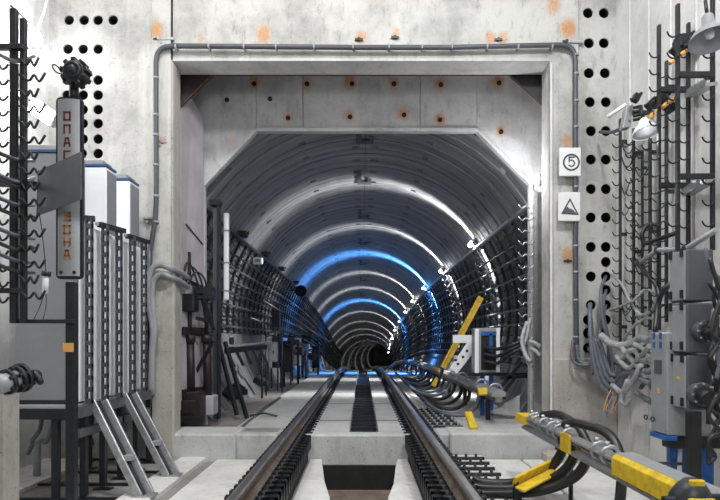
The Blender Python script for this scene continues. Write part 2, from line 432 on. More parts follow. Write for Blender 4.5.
# threshold across the gate
slab('threshold_beam', sx(292, WY), sx(427, WY), WY-.01, WY+.22, FZ-.1, TZ-.008, M['beam'], .02)
slab('threshold_step', sx(228, WY), sx(288, WY)-.14, WY+.03, WY+.6, FZ-.1, TZ-.01, M['beam'], .02)
slab('threshold_step', sx(155, WY), sx(236, WY), WY-.06, WY+.55, FZ-.1, TZ+.012, M['beam'], .025)
slab('threshold_step', sx(450, WY), sx(560, WY), WY-.02, WY+.55, FZ-.1, TZ+.012, M['beam'], .025)
slab('threshold_step', .98, sx(470, WY), WY+.1, WY+.6, FZ-.1, TZ-.012, M['beam'], .02)
slab('threshold_step', sx(540, WY), SXR, WY-.3, WY-.05, FZ-.1, FZ+.12, M['pier'], .03)

# tunnel track slab
yl = ys(WY+.2, 110, 1.6)
def tslab(name, x0, x1, z0, z1, m, y0=WY+.22, st=1.6):
    g = MB(); sweep(g, [(x0, z0), (x1, z0), (x1, z1), (x0, z1)], ys(y0, 110, st)); return obj(name, g, m, fl, .0)
tslab('track_slab', -1.75, -1.06, -.6, TZ-.01, M['tslab'])
tslab('track_slab', -.68, sx(349, 7.3), -.6, TZ-.01, M['tslab'])
tslab('track_slab', sx(379, 7.3), .58, -.6, TZ-.01, M['tslab'])
tslab('track_slab', 1.0, 2.9, -.6, TZ-.03, M['tslab'])
tslab('side_slab', -2.9, -1.82, -.6, TZ-.05, M['floor'])
tslab('rail_bed', -1.2, -.6, -.62, TZ-.14, M['dark'])
tslab('rail_bed', .5, 1.1, -.62, TZ-.14, M['dark'])
tslab('drain_trough', sx(346, 7.3), sx(382, 7.3), -.62, TZ-.22, M['water'])
# cast joints along the centre slab
for i, y in enumerate(ys(8.4, 26, 2.2)):
    for s_, (a, b) in enumerate(((-.66, sx(350, 7.3)), (sx(378, 7.3), .56))):
        g = MB(); g.box(a+dx(y), b+dx(y), y, y+.025, TZ-.02+dz(y), TZ-.006+dz(y)); obj('joint_strip', g, M['dark'], fl)
# thin cross bars low in the drain
for k in range(22):
    y = 7.6+.42*k; g = MB(); g.box(sx(348, 7.3), sx(380, 7.3), y, y+.05, TZ-.16, TZ-.13); obj('drain_cross_bar', g, M['dsteel'], fl)

# ---- tunnel lining
lin = struct('wall_tunnel')
RW = .75; SEG = 66
def seg_mesh():
    us = [0, .03, .07, .18, .30, .335, .45, .55, .665, .70, .82, .93, .97, 1.0]; vsn = [0, .06, .40, .56, .60, .64, .94, 1.0]
    pocket = {(1, 2), (4, 2), (8, 2), (11, 2)}       # (u cell, v cell) pushed outward
    g = MB(); gap = .022
    def pt(u, v, r): 
        a = R(-SEG/2) + R(SEG)*u; a = max(R(-SEG/2)+.004/RT, min(R(SEG/2)-.004/RT, a))
        return Vector((r*math.cos(a), gap/2+(RW-gap)*v, r*math.sin(a)))
    nu, nv = len(us), len(vsn)
    def rad(v): return RT+.014 if v in (0, 1) else RT+.03 if v == .60 else RT
    vs = [pt(u, v, rad(v)) for u in us for v in vsn]
    fs = []
    for i in range(nu-1):
        for j in range(nv-1):
            if (i, j) in pocket: continue
            fs.append((i*nv+j, i*nv+j+1, (i+1)*nv+j+1, (i+1)*nv+j))
    g.add(vs, fs, 0, False)
    for (i, j) in pocket:
        q = [(us[i], vsn[j]), (us[i], vsn[j+1]), (us[i+1], vsn[j+1]), (us[i+1], vsn[j])]
        a = [pt(u, v, RT) for u, v in q]; b = [pt(u*.97+.03*us[i], v, RT+.09) for u, v in q]
        g.add(a+b, [(0,1,5,4),(1,2,6,5),(2,3,7,6),(3,0,4,7)], 0); g.add(b, [(0,1,2,3)], 1)
    # edges
    for v in (0, 1):
        a = [pt(u, v, rad(v)) for u in us]; b = [pt(u, v, RT+.1) for u in us]
        g.add(a+b, [(i, i+1, nu+i+1, nu+i) for i in range(nu-1)], 1)
    for u in (0, 1):
        a = [pt(u, v, rad(v)) for v in vsn]; b = [pt(u, v, RT+.1) for v in vsn]
        g.add(a+b, [(i, i+1, nv+i+1, nv+i) for i in range(nv-1)], 1)
    return g
sm = seg_mesh()
seg_me = bpy.data.meshes.new('lining_segment'); seg_me.from_pydata(sm.v, [], sm.f)
seg_me.materials.append(M['lining']); seg_me.materials.append(M['dark']); seg_me.polygons.foreach_set('material_index', sm.m); seg_me.update()
NR = 75; y = BY+.10
for k in range(NR):
    fr = frame(y+RW/2); base = axis(y)
    off = 0 if k % 2 else 22
    for j in range(4):
        ang = 90 - 1.5*SEG + SEG*j
        m4 = Matrix.Translation(base) @ fr.to_4x4() @ Matrix.Rotation(-R(ang), 4, 'Y')
        o = bpy.data.objects.new('lining_segment', seg_me); C.objects.link(o); o.parent = lin; o.matrix_local = m4
    y += RW*abs((axis(y+1)-axis(y)).normalized().y)
YEND = y
# rings too far to pick apart, one swept shell with stepped ring joints
g = MB(); n = 40; rows = []
yy = YEND
while yy < 112:
    rows += [(yy+.005, RT+.05), (yy+.02, RT), (yy+RW-.02, RT), (yy+RW-.005, RT+.05)]; yy += RW
vs = [tp(a, -45+270*i/n, r) for a, r in rows for i in range(n+1)]
g.add(vs, [(k*(n+1)+i, k*(n+1)+i+1, (k+1)*(n+1)+i+1, (k+1)*(n+1)+i) for k in range(len(rows)-1) for i in range(n)], 0, False)
o = obj('distant_rings', g, M['lining'], lin, fixn=False); o['kind'] = 'stuff'
# added backing shell, stops light leaks behind the rings and keeps the joints dark
g = MB(); yl2 = ys(BY+.05, 112, 2.0)
vs = [tp(a, -60+300*i/n, RT+.13) for a in yl2 for i in range(n+1)]
g.add(vs, [(k*(n+1)+i, k*(n+1)+i+1, (k+1)*(n+1)+i+1, (k+1)*(n+1)+i) for k in range(len(yl2)-1) for i in range(n)], 0, True)
obj('backing_shell', g, M['liningback'], lin, fixn=False)
g = MB(); c_ = axis(112); g.box(c_.x-4, c_.x+4, 112, 112.2, c_.z-4, c_.z+4); obj('end_bulkhead', g, M['lining'], lin)
# painted station marks on the crown
for i, (y, h) in enumerate(((9.55, .25), (12.05, .30), (15.5, .34), (19.7, .36), (24.0, .38), (28.6, .4), (34, .42))):
    r = RT-.035
    def cp(u, v): 
        a = 90 - math.degrees(u/r); return tp(y+v, a, r)
    g = MB(); q = h*3.2                                   # marks are long in the tunnel direction
    for (u0, u1, v0, v1) in ((-.16, -.07, -q/2, q/2), (-.07, .14, q/2-.22*q, q/2), (.06, .14, q*.04, q*.28)):
        g.prism([cp(u0, v0), cp(u1, v0), cp(u1, v1), cp(u0, v1)], (0, 0, -.003))
    obj('painted_mark', g, M['ink'], lin)

# ---- bulkhead with octagonal opening
bk = struct('wall_bulkhead')
ap = [(205, 440), (203, 186), (256, 130), (477, 130), (531, 184), (531, 440)]
apw = [(sx(a, BY), sz(b, BY)) for a, b in ap]; apw[0] = (apw[0][0], -.6); apw[-1] = (apw[-1][0], -.6)
BX0, BX1, BZ1 = -3.6, 3.6, 5.6
def panel(pts, name='bulkhead_panel'):
    g = MB(); g.prism([(x, BY, z) for x, z in pts], (0, .09, 0)); return obj(name, g, M['bulk'], bk, .004)
g_ = .004
panel([(BX0, -.6), (apw[0][0], -.6), apw[1], (BX0, apw[1][1])])
panel([(BX0, apw[1][1]+g_), apw[1], (apw[2][0], apw[2][1]), (apw[2][0], BZ1), (BX0, BZ1)])
x_ = [apw[2][0], sx(303, BY), sx(420, BY), apw[3][0]]
for a, b in zip(x_, x_[1:]): panel([(a+g_, apw[2][1]), (b-g_, apw[2][1]), (b-g_, BZ1), (a+g_, BZ1)])
panel([apw[3], apw[4], (BX1, apw[4][1]+g_), (BX1, BZ1), (apw[3][0], BZ1)])
panel([(apw[5][0], -.6), (BX1, -.6), (BX1, apw[4][1]), apw[4]])
# pale edging round the opening
g = MB()
for (a, b), (c, d) in zip(apw, apw[1:]): g.bar((a, BY+.03, b), (c, BY+.03, d), .05, .12, (0, 1, 0))
obj('opening_edge', g, M['bulk'], bk, .006)
for px, py in ((254, 84), (307, 84), (352, 84), (394, 84), (441, 85), (499, 83), (288, 118), (350, 117), (404, 115), (440, 120), (501, 132), (227, 100), (270, 99), (196, 133)):
    c = P(px, py, BY); g = MB(); g.cyl(c+Vector((0, .01, 0)), c-Vector((0, .012, 0)), .035, 10); g.cyl(c, c-Vector((0, .03, 0)), .014, 6); obj('anchor_socket', g, M['dark'], bk)
# chamber shell between the gate wall and the bulkhead
plain('wall_chamber_left', -3.6, -3.3, WY+.3, BY, -.6, 5.6, M['tslab'])
plain('wall_chamber_right', 3.3, 3.6, WY+.3, BY, -.6, 5.6, M['tslab'])
plain('ceiling_chamber', -3.6, 3.6, WY+.3, BY, 5.4, 5.7, M['tslab'])

# anchors with rusty brackets on the gate wall
for px, py in ((158, 40), (359, 40), (395, 38), (498, 40), (566, 42), (163, 143), (567, 261)):
    c = P(px, py, WY-.02); g = MB(); g.cyl(c+Vector((0, .01, 0)), c-Vector((0, .035, 0)), .022, 10); g.box(c.x-.05, c.x+.05, WY-.05, WY-.03, c.z-.015, c.z+.01)
    obj('anchor_bolt', g, M['bracket'], gate)

# ================================================================== RAILS
def rail_prof(h=.17):
    hw, bw, fw = .036, .009, .075
    return [(-fw, -h), (fw, -h), (fw, -h+.012), (bw*2, -h+.03), (bw, -h+.045), (bw, -.045), (hw, -.034), (hw, -.006), (hw-.01, 0), (-hw+.01, 0), (-hw, -.006), (-hw, -.034), (-bw, -.045), (-bw, -h+.045), (-bw*2, -h+.03), (-fw, -h+.012)]
yr = ys(1.2, 16, 1.2)[:-1] + ys(16, 100, 1.5)
fast = None
def clip_mesh():
    g = MB(); g.box(-.10, .10, -.05, .05, -.215, -.172); return g
for side, xr, lab in ((-1, -.845, 'running rail on the side of the cabinet platform, rust brown web and bright head'), (1, .745, 'running rail beside the yellow power rail, rusty streaks on its worn head')):
    t = thing('running_rail', (xr, 4.0, -.17), lab, 'rail')
    g = MB(); sweep(g, [(xr+a, b) for a, b in rail_prof()], yr, 0); obj('rail_body', g, M['rail'], t)
    g = MB(); sweep(g, [(xr-.031, -.003), (xr+.031, -.003), (xr+.022, .0025), (xr-.022, .0025)], yr); obj('running_surface', g, M['railtop'], t)
    # bearer under the rail in the foreground
    g = MB(); g.box(xr-.16, xr+.16, 1.2, WY-.03, FZ-.05, -.235); obj('rail_bearer', g, M['dark'], t, .01)
    # fasteners
    me0 = None; k = 0; yy = 3.5
    while yy < 42 and k < 140:
        if not (WY-.06 < yy < WY+.12):
            if me0 is None:
                g = MB()
                for s_ in (-1, 1):
                    x0, x1 = (.060, .205) if s_ > 0 else (-.205, -.060)
                    g.box(xr+x0, xr+x1, yy-.035, yy+.035, -.215, -.165)
                    g.tube([(xr+s_*.055, yy-.03, -.150), (xr+s_*.10, yy-.035, -.120), (xr+s_*.155, yy, -.135), (xr+s_*.10, yy+.035, -.120), (xr+s_*.055, yy+.03, -.150)], .013, 5)
                    if yy < 7: g.box(xr+s_*.18, xr+s_*.205, yy-.035, yy+.035, -.33, -.17)
                    g.cyl((xr+s_*.115, yy, -.17), (xr+s_*.115, yy, -.085), .016, 6)
                g.box(xr-.18, xr+.18, yy-.045, yy+.045, -.235, -.205)
                o = obj('rail_fastener', g, M['dsteel'], t); me0 = o; l0 = o.location.copy(); y0_ = yy
            else:
                o = me0.copy(); C.objects.link(o); o.location = l0 + Vector((dx(yy), yy-y0_, dz(yy)))
            k += 1
        yy += .16 if yy < 7.0 else (.25 if yy < 14 else .45)

# ================================================================== TUNNEL FITTINGS
def slab_light(name, loc, power, col, y, sigma=.11, base=.012):
    l = bpy.data.lights.new(name, 'POINT'); l.energy = power; l.color = col; l.shadow_soft_size = .035; l.use_nodes = True
    nt = l.node_tree; em = nt.nodes['Emission']; N = nt.nodes; L = nt.links
    geo = N.new('ShaderNodeNewGeometry'); vm = N.new('ShaderNodeVectorMath'); vm.operation = 'DOT_PRODUCT'
    L.new(geo.outputs['Incoming'], vm.inputs[0]); vm.inputs[1].default_value = frame(y).col[1]
    def mth(op, a, b=0):
        n = N.new('ShaderNodeMath'); n.operation = op
        for i, x in enumerate((a, b)):
            if isinstance(x, (int, float)): n.inputs[i].default_value = x
            else: L.new(x, n.inputs[i])
        return n.outputs[0]
    d = mth('DIVIDE', vm.outputs['Value'], sigma); e = mth('EXPONENT', mth('MULTIPLY', mth('MULTIPLY', d, d), -1))
    L.new(mth('ADD', mth('MULTIPLY', e, 1.0), base), em.inputs['Strength'])
    o = bpy.data.objects.new(name, l); o.location = loc; C.objects.link(o); return o
LA = 34.5
lamp0 = None
for i in range(22):
    y = 7.74+4.76*i
    if i > 10 and i % 2: continue
    blue = i in (3, 6)
    if i == 0: c = P(535, 180, 7.72)
    else: c = tp(y, LA, RT-.16)
    lab = ['bright white bulkhead lamp just inside the portal, nearest of the tunnel lamps', 'second tunnel lamp from the portal, white, high on the cable rack side', 'third tunnel lamp from the portal, white'][i] if i < 3 else \
          ('nearer and brighter blue tunnel lamp tinting a whole lining ring' if i == 3 else 'second blue tunnel lamp, deeper in the bore' if i == 6 else 'small white lamps deep in the tunnel between and beyond the blue ones' if not blue else 'tiny third blue lamp far down the bore')
    t = thing('tunnel_lamp', c, lab, 'lamp', 'lamps along the tunnel crown' if (i > 3 and not blue) else None)
    a_ = frame(y).col[1]
    inward = (axis(y)-c).normalized() if i else Vector((-1, 0, 0))
    g = MB(); g.cyl(c-inward*.10, c-inward*.04, .075, 12); obj('housing', g, M['lsteel'], t)
    g = MB(); g.lathe([(.001, .045), (.03, .04), (.05, .015), (.055, -.04)], c, inward, 12); obj('globe', g, M['blueglow'] if blue else M['glow'], t)
    g = MB(); g.cyl(c-inward*.10, (c-inward*.17) if i else Vector((c.x+.3, BY+.01, c.z+.1)), .02, 6); obj('mount', g, M['bracket'], t)
    lp = c + inward*.10
    pw = 1050; col = (1, 1, 1)
    if blue: col = (.10, .36, 1.0); pw = 3400
    if i > 7 and not blue: pw = 620 if i < 11 else 500
    if i == 0: point('tunnel_lamp_light', lp+Vector((-.14, .05, 0)), 30, (1, 1, 1))
    else: slab_light('tunnel_lamp_light', lp, pw, col, y, (.155 if i < 6 else .12) if not blue else .22, .004 if not blue else .0012)
# curved hooked cable brackets on both walls
def rib_mesh(side):
    g = MB(); r = RT-.05
    def q(a, rr, y=0): 
        a = a if side > 0 else 180-a
        return Vector((rr*math.cos(R(a)), y, rr*math.sin(R(a))))
    span = 50 if side > 0 else 38
    an = [31-span*i/9 for i in range(10)]
    for a, b in zip(an, an[1:]): g.bar(q(a, r), q(b, r), .05, .055, (0, 1, 0))
    nh = 14 if side > 0 else 11
    for i in range(nh):
        a = 29-(span-3)*i/(nh-1)
        s = .055/r*57.3
        g.tube([q(a, r-.02), q(a-s, r-.07), q(a-s*1.2, r-.13), q(a-s*.2, r-.18), q(a+s*.5, r-.19)], .011, 4)
    return g
NB = 88
for side, nm in ((-1, 'curved cable brackets on the wall behind the gate leaf'), (1, 'curved cable brackets below the lamps')):
    gm = rib_mesh(side); proto = obj('cable_bracket', gm, M['bracket'])
    c0 = proto.location.copy()
    for k in range(NB):
        y = BY+.35+.58*k
        if side > 0 and y < BY+.2: continue
        o = proto if k == 0 else proto.copy()
        if k: C.objects.link(o)
        o.matrix_world = Matrix.Translation(axis(y)) @ frame(y).to_4x4() @ Matrix.Translation(c0)
        tag(o, ((ORD[k]+' curved steel cable bracket from the portal, ' ) if k < 10 else 'curved steel cable bracket with hooks deep in the bore, ') + ('opposite the lamps' if side < 0 else 'under the lamp line'), 'bracket', nm)
yc = ys(BY+.15, 60, 1.2)
def run(name, a, r, rad, m, lab, cat, n=6, yl=None, sag=0, grp=None):
    g = MB(); pts = [tp(y, a, r) + Vector((0, 0, -sag*abs(math.sin(y*2.7)))) for y in (yl or yc)]
    g.tube(pts, rad, n); return tag(obj(name, g, m), lab, cat, grp)
for a in (24, 19.5, 13, 7, 1.5, -4, -11, -16):
    run('tunnel_cable', a, RT-.17, .022, M['cable' if a in (24, 7, -11) else 'gcable'], ORD[[24, 19.5, 13, 7, 1.5, -4, -11, -16].index(a)]+' long cable from the top in the hooks on the lamp side', 'cable', grp='cables on the lamp side', sag=.02)
for a in (155, 160, 165, 170, 175, 180, 184):
    run('tunnel_cable', a, RT-.17, .022, M['cable' if a in (155, 170, 180) else 'gcable'], ORD[[155, 160, 165, 170, 175, 180, 184].index(a)]+' long cable from the top in the hooks opposite the lamps', 'cable', grp='cables opposite the lamps', sag=.02)
run('conduit_rail', 32.2, RT-.10, .03, M['galv'], 'straight galvanised rail along the top of the brackets under the lamps', 'rail')
run('conduit_rail', 148.5, RT-.10, .035, M['bracket'], 'dark rail along the top of the brackets opposite the lamps', 'rail')
# small junction boxes on the top rail opposite the lamps
for i, (y, s) in enumerate(((11.2, .10), (13.8, .09), (16.6, .10), (20.2, .10))):
    c = tp(y, 146.5, RT-.10); g = MB(); g.obox(c, (.16, .22, .12), frame(y)); g.cyl(c, c+Vector((.12, 0, .04)), .03, 8)
    tag(obj('junction_box', g, M['dsteel'], bevel=.01), 'small dark junction box on the top rail opposite the lamps, ' + ORD[i] + ' from the portal', 'box')
c = P(258, 261, 12.2); t = thing('sensor_box', c, 'small pale box hanging on the hooks past the slim white tube', 'box')
g = MB(); g.obox(c, (.20, .12, .14)); obj('body', g, M['white'], t, .012); g = MB(); g.obox(c+Vector((0, -.065, 0)), (.12, .01, .07)); obj('face_plate', g, M['lsteel'], t)
c = P(301, 291, 19.0); t = thing('horn_speaker', c, 'round black loudspeaker horn beside the blue lit ring', 'speaker')
g = MB(); g.lathe([(.02, .2), (.06, .1), (.14, .02), (.20, -.04), (.2, -.06)], c, (0, 1, 0), 14); obj('horn', g, M['dsteel'], t); g = MB(); g.cyl(c+Vector((0, .12, 0)), c+Vector((-.4, .12, .05)), .02, 6); obj('arm', g, M['bracket'], t)

# posts just inside the bulkhead, left
t = thing('steel_post', (sx(216, 8.5), 8.5, TZ), 'grey steel channel post standing beside the open gate leaf', 'post')
g = MB(); x0 = sx(213, 8.5); x1 = sx(218.5, 8.5); g.box(x0, x1, 8.5, 8.56, TZ, sz(207, 8.5)); obj('web', g, M['gsteel'], t)
g = MB(); g.box(x1-.012, x1+.012, 8.45, 8.6, TZ, sz(204, 8.5)); obj('flange', g, M['dsteel'], t)
g = MB(); g.box(x0-.04, x1+.03, 8.44, 8.6, sz(206, 8.5), sz(200, 8.5)); obj('cap', g, M['dsteel'], t, .01)
t = thing('slim_tube', (sx(226, 8.9), 8.9, sz(300, 8.9)), 'slim pale vertical tube next to the steel channel post', 'tube')
g = MB(); g.box(sx(223.6, 8.9), sx(228.6, 8.9), 8.88, 8.96, sz(300, 8.9), sz(213, 8.9)); obj('tube_body', g, M['white'], t, .012)
for py in (230, 262, 290): g = MB(); g.box(sx(223, 8.9), sx(229.2, 8.9), 8.87, 8.97, sz(py+1.5, 8.9), sz(py, 8.9)); obj('band', g, M['lsteel'], t)

# ---- open gate leaf and its mechanism
t = thing('gate_leaf', (-2.5, 7.9, TZ), 'mauve grey steel gate leaf folded open inside the portal', 'gate')
g = MB(); a0 = P(179, 0, WY+.40); 
y0, y1 = WY+.42, BY-.07; xa, xb = sx(181, y0), sx(203.5, y1)
g.prism([(xa, y0, TZ+.25), (xb, y1, TZ+.25), (xb, y1, sz(118, y1)), (xb-.09, y1-.3, sz(97, y1-.3)+.0), (xa, y0, sz(104, y0))], (-.12, 0, 0)); obj('leaf_plate', g, M['leaf'], t, .006)
def lp_(u, z): return Vector((xa+(xb-xa)*u+.006, y0+(y1-y0)*u, z))
g = MB(); g.bar(lp_(.2, 2.62), lp_(.95, 2.42), .02, .012, (1, 0, 0)); obj('fold_line', g, M['dsteel'], t)
g = MB(); g.bar(lp_(.34, 2.25), lp_(.34, 1.9), .05, .03, (1, 0, 0)); obj('slot', g, M['dark'], t)
for z in (1.15, .3): g = MB(); g.bar(lp_(.0, z)+Vector((.02, 0, 0)), lp_(1, z)+Vector((.02, 0, 0)), .04, .12); obj('stiffener', g, M['maroon'], t, .01)
t = thing('gate_mechanism', (-2.3, 7.9, TZ), 'dark maroon hydraulic gate drive with two upright rams at the leaf foot', 'machine')
for (px, yq, r) in ((191.5, 7.75, .055), (208, 8.05, .06)):
    a = P(px, 402, yq); b = P(px-2, 300, yq)
    g = MB(); g.cyl(a, a+(b-a)*.62, r); g.cyl(a+(b-a)*.62, b, r*.5, 12); g.cyl(a+(b-a)*.58, a+(b-a)*.66, r*1.3, 14); g.cyl(a, a+(b-a)*.05, r*1.4, 12); obj('ram', g, M['maroon'], t)
g = MB(); g.box(sx(179, 7.6), sx(200, 7.6), 7.6, 7.9, sz(418, 7.6), sz(392, 7.6)); g.box(sx(181, 7.6), sx(196, 7.6), 7.57, 7.61, sz(414, 7.6), sz(400, 7.6)); obj('base_block', g, M['maroon'], t, .015)
g = MB(); g.box(sx(196, 7.9), sx(213, 7.9), 7.9, 8.2, sz(416, 7.9), sz(396, 7.9)); obj('base_block', g, M['leaf'], t, .02)
g = MB(); g.box(sx(179, 7.7), sx(196, 7.7), 7.6, 7.85, sz(312, 7.7), sz(294, 7.7)); obj('upper_block', g, M['dsteel'], t, .02)
g = MB(); g.box(sx(196, 7.9), sx(214, 7.9), 7.8, 8.0, sz(300, 7.9), sz(287, 7.9)); g.box(sx(198, 7.9), sx(206, 7.9), 7.78, 7.8, sz(295, 7.9), sz(288, 7.9)); obj('upper_block', g, M['dsteel'], t, .015)
for i, (pa, pb) in enumerate((((183, 300), (196, 345)), ((204, 300), (214, 330)), ((186, 280), (212, 292)), ((214, 340), (196, 372)), ((196, 318), (213, 322)))):
    g = MB(); g.bar(P(pa[0], pa[1], 7.8), P(pb[0], pb[1], 8.0), .05, .03, (0, 1, 0)); obj('link_arm', g, M['dsteel'], t, .005)
for i in range(3):
    g = MB(); g.tube(spl([P(182+i*3, 285, 7.62), P(188+i*4, 262+i*5, 7.66), P(198+i*4, 284, 7.8), P(204, 310+i*6, 7.9)]), .014, 6); obj('hose', g, M['cable'], t)
for i, (a, b, c_, d) in enumerate(((222, 370, 240, 415), (229, 372, 250, 418))):
    g = MB(); g.bar(P(a-4, b-30, 9.0), P(c_-3, d, 8.7), .05, .05); tag(obj('leaning_strut', g, M['dsteel']), ('nearer' if i == 0 else 'farther') + ' of two dark struts leaning by the channel post', 'strut', None)

# ---- left lining foot: long finned arm and boxes
t = thing('finned_arm', P(245, 352, 10.6), 'horizontal dark arm with downward fins over the lining foot', 'bracket')
a, b = P(226, 351, 9.3), P(266, 347, 11.0)
g = MB(); g.bar(a, b, .07, .09); obj('arm_beam', g, M['dsteel'], t, .006)
g = MB(); g.tube([a+Vector((.02, 0, .08)), b+Vector((.05, .2, .08))], .025, 8); obj('arm_tube', g, M['lsteel'], t)
for i in range(5):
    q = a + (b-a)*(.02+i*.2); g = MB(); g.bar(q, q+Vector((.13, .0, -.27)), .07, .04); obj('fin', g, M['dsteel'], t)
g = MB(); q = a+(b-a)*.12; g.cyl(q, q+Vector((0, 0, .22)), .04, 8); obj('valve', g, M['dsteel'], t)
for i, (px, py, Y, s) in enumerate(((243, 392, 10.8, .11), (236, 396, 10.3, .12), (264, 383, 12.6, .12))):
    c = P(px, py, Y); g = MB(); g.cyl(c, c+Vector((-.2, 0, .12)), s, 8); g.obox(c, (s*1.5, s*1.2, s)); tag(obj('grouting_plug', g, M['dark'], bevel=.01), 'dark plug sticking out of the pale lining foot, ' + ORD[i] + ' from the rail', 'plug')
def cabinet(name, px0, px1, py0, py1, Y, dpt, m, lab, door=True, parent=None):
    x0, x1, z0, z1 = sx(px0, Y), sx(px1, Y), sz(py1, Y), sz(py0, Y)
    t = thing(name, ((x0+x1)/2, Y+dpt/2, z0), lab, 'cabinet')
    g = MB(); g.box(x0, x1, Y, Y+dpt, z0, z1); obj('body', g, m, t, .012)
    if door:
        g = MB(); g.box(x0+.03, x1-.03, Y-.012, Y, z0+.03, z1-.03); d = obj('door', g, m, t, .006)
        g = MB(); g.box(x1-.07, x1-.05, Y-.035, Y-.012, (z0+z1)/2-.04, (z0+z1)/2+.04); obj('handle', g, M['dsteel'], d)
    return t
for i, (a, b, c_, d, Y, m) in enumerate(((272, 279, 305, 368, 14.5, 'dsteel'), (268, 276, 342, 362, 13.5, 'lsteel'), (280, 292, 345, 372, 15.5, 'dsteel'), (291, 300, 338, 366, 18.0, 'lsteel'), (300, 309, 344, 366, 21.0, 'lsteel'), (312, 319, 346, 368, 25.0, 'dsteel'))):
    cabinet('trackside_box', a, b, c_, d, Y, .35, M[m], ('dark' if m == 'dsteel' else 'pale') + ' trackside box against the lining opposite the lamps, ' + ORD[i] + ' from the portal')
    zb = sz(d, Y)
    if zb > TZ+dz(Y)+.03:
        g = MB(); xm = sx((a+b)/2, Y)
        for s_ in (-1, 1): g.box(xm+s_*.12-.02, xm+s_*.12+.02, Y+.1, Y+.14, TZ+dz(Y)-.06, zb)
        o = obj('stand', g, M['bracket'], bpy.data.objects[[x for x in bpy.data.objects.keys() if x.startswith('trackside_box')][-1]])
g = MB(); g.bar(P(277, 300, 14.0), P(277, 272, 14.0), .10, .06); 
g = MB()
for (p, q) in (((262, 300), (330, 342)), ((250, 318), (300, 335))): g.tube([P(*p, 12.0), P(*q, 20.0)], .03, 6)
tag(obj('handrail', g, M['bracket']), 'pair of thin dark rails receding over the trackside boxes', 'rail')

for i, (x0, y0, x1, y1, Y, w_) in enumerate(((262, 352, 262, 372, 12.0, .12), (266, 336, 282, 331, 12.6, .10), (284, 343, 298, 341, 15.0, .16), (292, 352, 306, 350, 17.0, .2), (303, 336, 318, 338, 19.0, .14), (306, 356, 318, 357, 20.0, .2))):
    a, b = P(x0, y0, Y), P(x1, y1, Y+.6); t = thing('trackside_fitting', a, 'dark pipe fitting with valve wheel among the trackside boxes, ' + ORD[i] + ' from the portal', 'fitting')
    g = MB(); g.tube([a, (a+b)/2, b], w_*.35, 8); obj('pipe_run', g, M['dsteel'], t)
    g = MB(); m = (a+b)/2; g.obox(m, (w_*1.2, w_, w_*1.3)); obj('valve_body', g, M['bracket'], t, .01)
    g = MB(); g.ring(m+Vector((0, 0, w_*1.1)), (0, .3, 1), w_*.6, w_*.1, 12, 5); g.cyl(m, m+Vector((0, 0, w_*1.1)), w_*.12, 6); obj('hand_wheel', g, M['dsteel'], t)
    g = MB(); g.cyl(a, (a.x, a.y, TZ-.05+dz(a.y)), w_*.18, 6); g.cyl(b, (b.x, b.y, TZ-.05+dz(b.y)), w_*.18, 6); obj('stand', g, M['dsteel'], t)
# ---- gutter pipe beside the left slab
t = thing('drain_pipe', P(262, 410, 9), 'dusty thin pipe lying along the slab edge past the threshold', 'pipe')
g = MB(); g.tube([P(236, 436, 7.3)+Vector((0, 0, .03)), P(246, 424, 8.1), P(262, 411, 9.5), P(280, 398, 11.6)], .028, 8); obj('pipe_run', g, M['gsteel'], t)
g = MB(); g.tube([P(250, 416, 8.9), P(264, 413, 8.9), P(277, 416, 8.8)], .015, 6); obj('branch', g, M['bracket'], t)

# ================================================================== GATE CONDUIT
t = thing('conduit', P(362, 46, WY-.09), 'dark conduit framing the portal with pale clips', 'conduit')
CY = WY-.10
pts = [P(151, 372, CY), P(152, 300, CY), P(149, 262, CY), P(152, 240, CY), P(156, 205, CY), P(156, 120, CY), P(156, 62, CY)]
arc1 = [P(156, 62, CY), P(158, 53, CY), P(164, 47.5, CY), P(174, 46, CY)]
right = [P(174, 46, CY), P(360, 47.5, CY), P(450, 47.5, CY), P(560, 45, CY)]
arc2 = [P(560, 45, CY), P(569, 47, CY), P(574, 53, CY), P(575.5, 62, CY)]
down = [P(575.5, 62, CY), P(575.5, 200, CY), P(576, 300, CY), P(577, 352, CY), P(579, 362, CY), P(586, 364, CY)]
g = MB(); g.tube(spl(pts, 4)[:-1]+spl(arc1, 4)[:-1]+right[:-1]+spl(arc2, 4)[:-1]+spl(down, 4), .031, 10); obj('conduit_tube', g, M['conduit'], t)
for py in (78, 115, 135, 165, 196, 222): g = MB(); c = P(156, py, CY); g.cyl(c-Vector((0, 0, .012)), c+Vector((0, 0, .012)), .037, 10); g.box(c.x-.02, c.x+.02, CY+.0, WY-.04, c.z-.012, c.z+.012); obj('clip', g, M['lsteel'], t)
for px in (176, 209, 244, 276, 314, 353, 389, 422, 452, 487, 518, 552): g = MB(); c = P(px, 46.8, CY); g.cyl(c-Vector((.01, 0, 0)), c+Vector((.01, 0, 0)), .037, 10); g.box(c.x-.01, c.x+.01, CY+.0, WY-.015, c.z-.02, c.z+.02); obj('clip', g, M['lsteel'], t)
for py in (55, 74, 101, 127, 187, 246, 272, 300, 337): g = MB(); c = P(576, py, CY); g.cyl(c-Vector((0, 0, .012)), c+Vector((0, 0, .012)), .037, 10); g.box(c.x-.02, c.x+.02, CY+.0, WY-.03, c.z-.012, c.z+.012); obj('clip', g, M['lsteel'], t)
